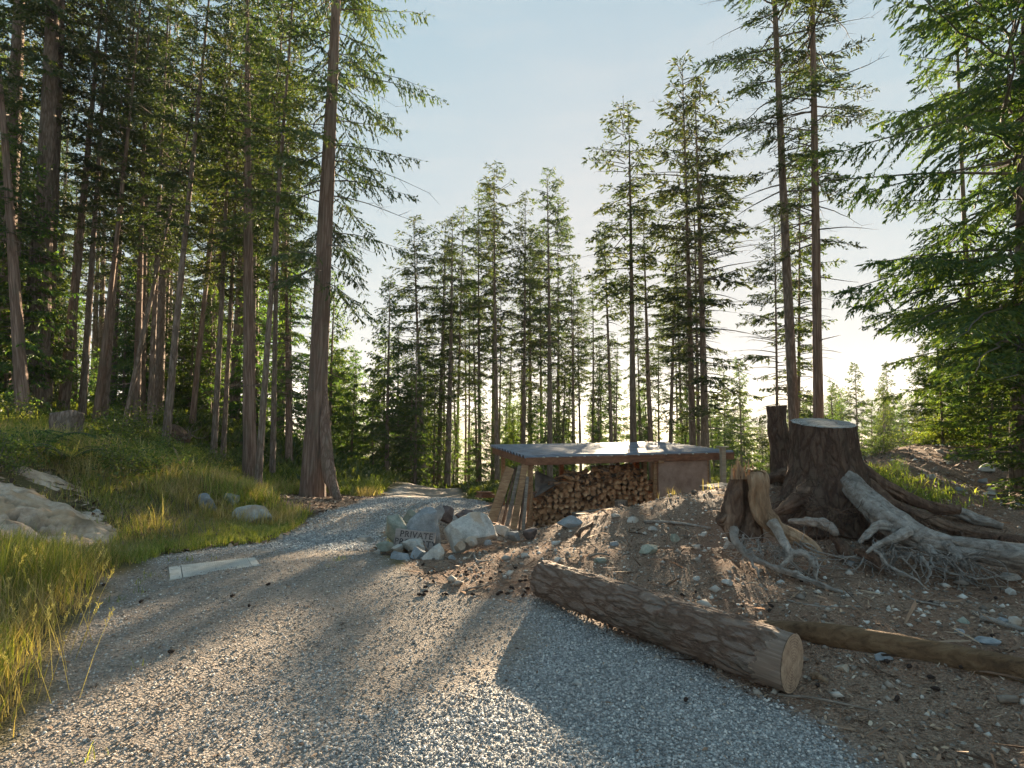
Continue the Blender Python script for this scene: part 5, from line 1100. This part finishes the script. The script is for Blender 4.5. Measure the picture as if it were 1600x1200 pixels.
grass('brown_weeds', 'twig', 9000, 43, (-10, -2, 5.5, 13), lambda x, y: .26+0*x, lambda x, y: bank(x, y)*edge(x, y)*rockm(x, y)*(fbm(x+9, y, 1.9, 3) > .1)*.8, .0022, .6)
# tall seed stalks at the near left
r = np.random.default_rng(44); B = MB(); HV = []
for k_ in range(30):
    px, py = r.uniform(-10, 150), r.uniform(900, 1120); g = G(px, py, 1.2); h = r.uniform(.28, .55); a = r.uniform(0, 6.28); tp = g+[math.cos(a)*h*.35, math.sin(a)*h*.35, h]
    pts = smooth_path([g, (g+tp)/2+[0, 0, h*.08], tp], 6); B.add(*tube(pts, np.linspace(.0016, .0008, 6), 4, False))
    for j in range(26): c = pts[5]-(pts[5]-pts[4])*r.random()*1.1+r.normal(0, .004, 3); d_ = r.normal(0, .004, 3)+[0, 0, .009]; HV.append((c, c+d_+[.002, 0, 0], c+d_*1.7, c+d_-[.002, 0, 0]))
B.add(np.array(HV).reshape(-1, 3), [np.arange(len(HV)*4).reshape(-1, 4)], smooth=False); tag(B.build('seed_stalks', M['straw']), kind='stuff')
# ferns
def fern_mesh(seed, nf=13, L0=.75):
    r = np.random.default_rng(seed); LV = []; B = MB()
    for f_ in range(nf):
        a = r.uniform(0, 6.28); L_ = L0*r.uniform(.6, 1.1); t_ = np.linspace(0, 1, 22); d_ = np.array([math.cos(a), math.sin(a), 0]); lt = np.array([-d_[1], d_[0], 0])
        p_ = d_*(L_*t_*.85)[:, None]+np.array([0, 0, 1.])*(L_*(.75*t_-.72*t_**2.3))[:, None]; B.add(*tube(p_[::3], np.linspace(.005, .002, 8), 3, False))
        for j in range(2, 22):
            w_ = .13*L_*math.sin(math.pi*min(1, .15+t_[j]*.85))**.8+.01
            for s_ in (-1, 1): c = p_[j]; tip = c+lt*s_*w_+d_*w_*.3-np.array([0, 0, .25*w_]); m_ = (c+tip)/2; LV.append((c, m_+d_*.012, tip, m_-d_*.012))
    B.add(np.array(LV).reshape(-1, 3), [np.arange(len(LV)*4).reshape(-1, 4)], m=1, smooth=False)
    return mesh('fern', np.concatenate(B.V), B.F, [M['twig'], M['fern']], B.M, B.S)
fm = [fern_mesh(k_) for k_ in range(4)]; r = np.random.default_rng(3)
for k_, (px, py) in enumerate([(30, 690), (60, 700), (125, 712), (150, 700), (180, 690), (70, 665), (210, 705), (20, 715), (135, 680), (105, 722), (240, 715), (310, 720), (0, 700), (160, 670), (85, 640), (290, 705)]):
    g = G(px, py, 6); o = obj('fern', fm[k_ % 4], loc=g); s_ = r.uniform(.8, 1.5); o.scale = (s_,)*3; o.rotation_euler = (0, 0, r.uniform(0, 6)); tag(o, 'arching sword fern growing on the shaded left bank', 'fern', 'ferns on the left bank')
def shrub_mesh(seed, n=900, rx=.5, rz=.35, lf=.04):
    r = np.random.default_rng(seed); B = MB(); tips = []
    for k_ in range(16):
        a = r.uniform(0, 6.28); e_ = r.uniform(.2, 1.3); tip = np.array([math.cos(a)*math.cos(e_)*rx, math.sin(a)*math.cos(e_)*rx, math.sin(e_)*rz*2*r.uniform(.6, 1)])
        mid = tip*.5+r.normal(0, .05, 3); B.add(*tube([(0, 0, -.05), mid, tip], [.008, .005, .002], 4, False)); tips += [tip, mid*.4+tip*.6, mid]
    tips = np.array(tips); c = tips[r.integers(len(tips), size=n)]+r.normal(0, .10, (n, 3)); c[:, 2] = np.abs(c[:, 2]); d_ = r.normal(0, 1, (n, 3)); d_ /= np.linalg.norm(d_, axis=1)[:, None]; s_ = np.cross(d_, r.normal(0, 1, (n, 3))); s_ /= np.linalg.norm(s_, axis=1)[:, None]
    l_ = lf*r.uniform(.6, 1.3, n)[:, None]; V = np.stack([c, c+d_*l_*.5+s_*l_*.35, c+d_*l_, c+d_*l_*.5-s_*l_*.35], 1).reshape(-1, 3)
    B.add(V, [np.arange(n*4).reshape(n, 4)], m=1, smooth=False); return mesh('shrub', np.concatenate(B.V), B.F, [M['twig'], M['broadleaf']], B.M, B.S)
sm_ = [shrub_mesh(60+k_) for k_ in range(5)]
def shrubs(n, seed, pr, label, group, sc=(.7, 1.6), dmin=6):
    r = np.random.default_rng(seed)
    for k_ in range(n):
        g = G(r.uniform(pr[0], pr[1]), r.uniform(pr[2], pr[3]), dmin)
        if road_sd(g[:1], g[1:2])[0] < .3 or abs(g[0]/g[1]*F+800-104) < 48: continue
        o = obj('shrub', sm_[r.integers(5)], loc=g-[0, 0, .03]); s_ = r.uniform(*sc); o.scale = (s_, s_, s_*r.uniform(.7, 1.1)); o.rotation_euler = (0, 0, r.uniform(0, 6)); tag(o, label, 'shrub', group)
shrubs(30, 1, (0, 380, 692, 750), 'low leafy green shrub on the grassy left bank', 'shrubs on the left bank', (.45, 1.1))
shrubs(18, 2, (0, 330, 660, 700), 'dark leafy shrub at the foot of the left forest', 'shrubs at the forest foot', (.8, 1.5), 9)
for k_, (px, d, s_) in enumerate([(1372, 9.8, .6), (1480, 10, .9), (1535, 9.8, 1.0), (1590, 9.2, 1.1), (1432, 10.3, .7), (1625, 8.6, 1.2)]):
    x = (px-800)/F*d; o = obj('shrub', sm_[k_ % 5], loc=(x, d, H(x, d)-.03)); o.scale = (s_,)*3; tag(o, {1372: 'leftmost small leafy bush on the crest of the dirt mound', 1432: 'second leafy bush from the left along the mound crest', 1480: 'third leafy bush from the left along the mound crest', 1535: 'fourth leafy bush from the left along the mound crest', 1590: 'leafy bush at the foot of the big conifer by the right edge', 1625: 'rightmost leafy bush beyond the big conifer by the right edge'}[px], 'shrub', 'bushes behind the mound crest')
for k_, (px, py, lb) in enumerate([(1218, 752, 'little green sprig growing at the left foot of the big stump'), (1372, 770, 'small leafy plant beside the main root of the big stump'), (1400, 745, 'small pale green plant on the mound right of the big stump')]):
    g = G(px, py, 4); o = obj('shrub', sm_[k_], loc=g); o.scale = (.28, .28, .38); tag(o, lb, 'plant')

# ------------------------------------------------------------------ labels by order along the photo
WORDS = ['first', 'second', 'third', 'fourth', 'fifth', 'sixth', 'seventh', 'eighth', 'ninth', 'tenth', 'eleventh', 'twelfth', 'thirteenth', 'fourteenth', 'fifteenth', 'sixteenth', 'seventeenth', 'eighteenth', 'nineteenth', 'twentieth', 'twenty-first', 'twenty-second', 'twenty-third', 'twenty-fourth', 'twenty-fifth', 'twenty-sixth', 'twenty-seventh', 'twenty-eighth', 'twenty-ninth', 'thirtieth']
for g_ in ('dark conifers at the left edge', 'young conifers beside the great cedar', 'young conifers under the grove', 'young conifers above the shed roof', 'tall conifers at the top left corner', 'bushy conifers at the right side', 'thin firs in the back rows of the grove', 'ferns on the left bank', 'shrubs on the left bank', 'shrubs at the forest foot', 'hazy conifer band beyond the stumps'):
    mem = sorted([o for o in S.objects if o.get('group') == g_ and o.parent is None], key=lambda o: o.location.x/o.location.y)
    for k_, o in enumerate(mem): o['label'] = o['label']+', '+WORDS[min(k_, 29)]+' from the left'
def m_haze():
    m = bpy.data.materials.new('pale_air'); m.use_nodes = True; t = m.node_tree; t.nodes.clear()
    o = t.nodes.new('ShaderNodeOutputMaterial'); v = t.nodes.new('ShaderNodeVolumePrincipled')
    v.inputs['Color'].default_value = (.86, .90, .95, 1); v.inputs['Density'].default_value = .0005; v.inputs['Anisotropy'].default_value = .1
    t.links.new(v.outputs[0], o.inputs['Volume']); return m
V, fs = box((0, 700, 10), (2900, 2900, 76))
hz = obj('haze', mesh('haze', V, fs, m_haze())); tag(hz, kind='stuff')
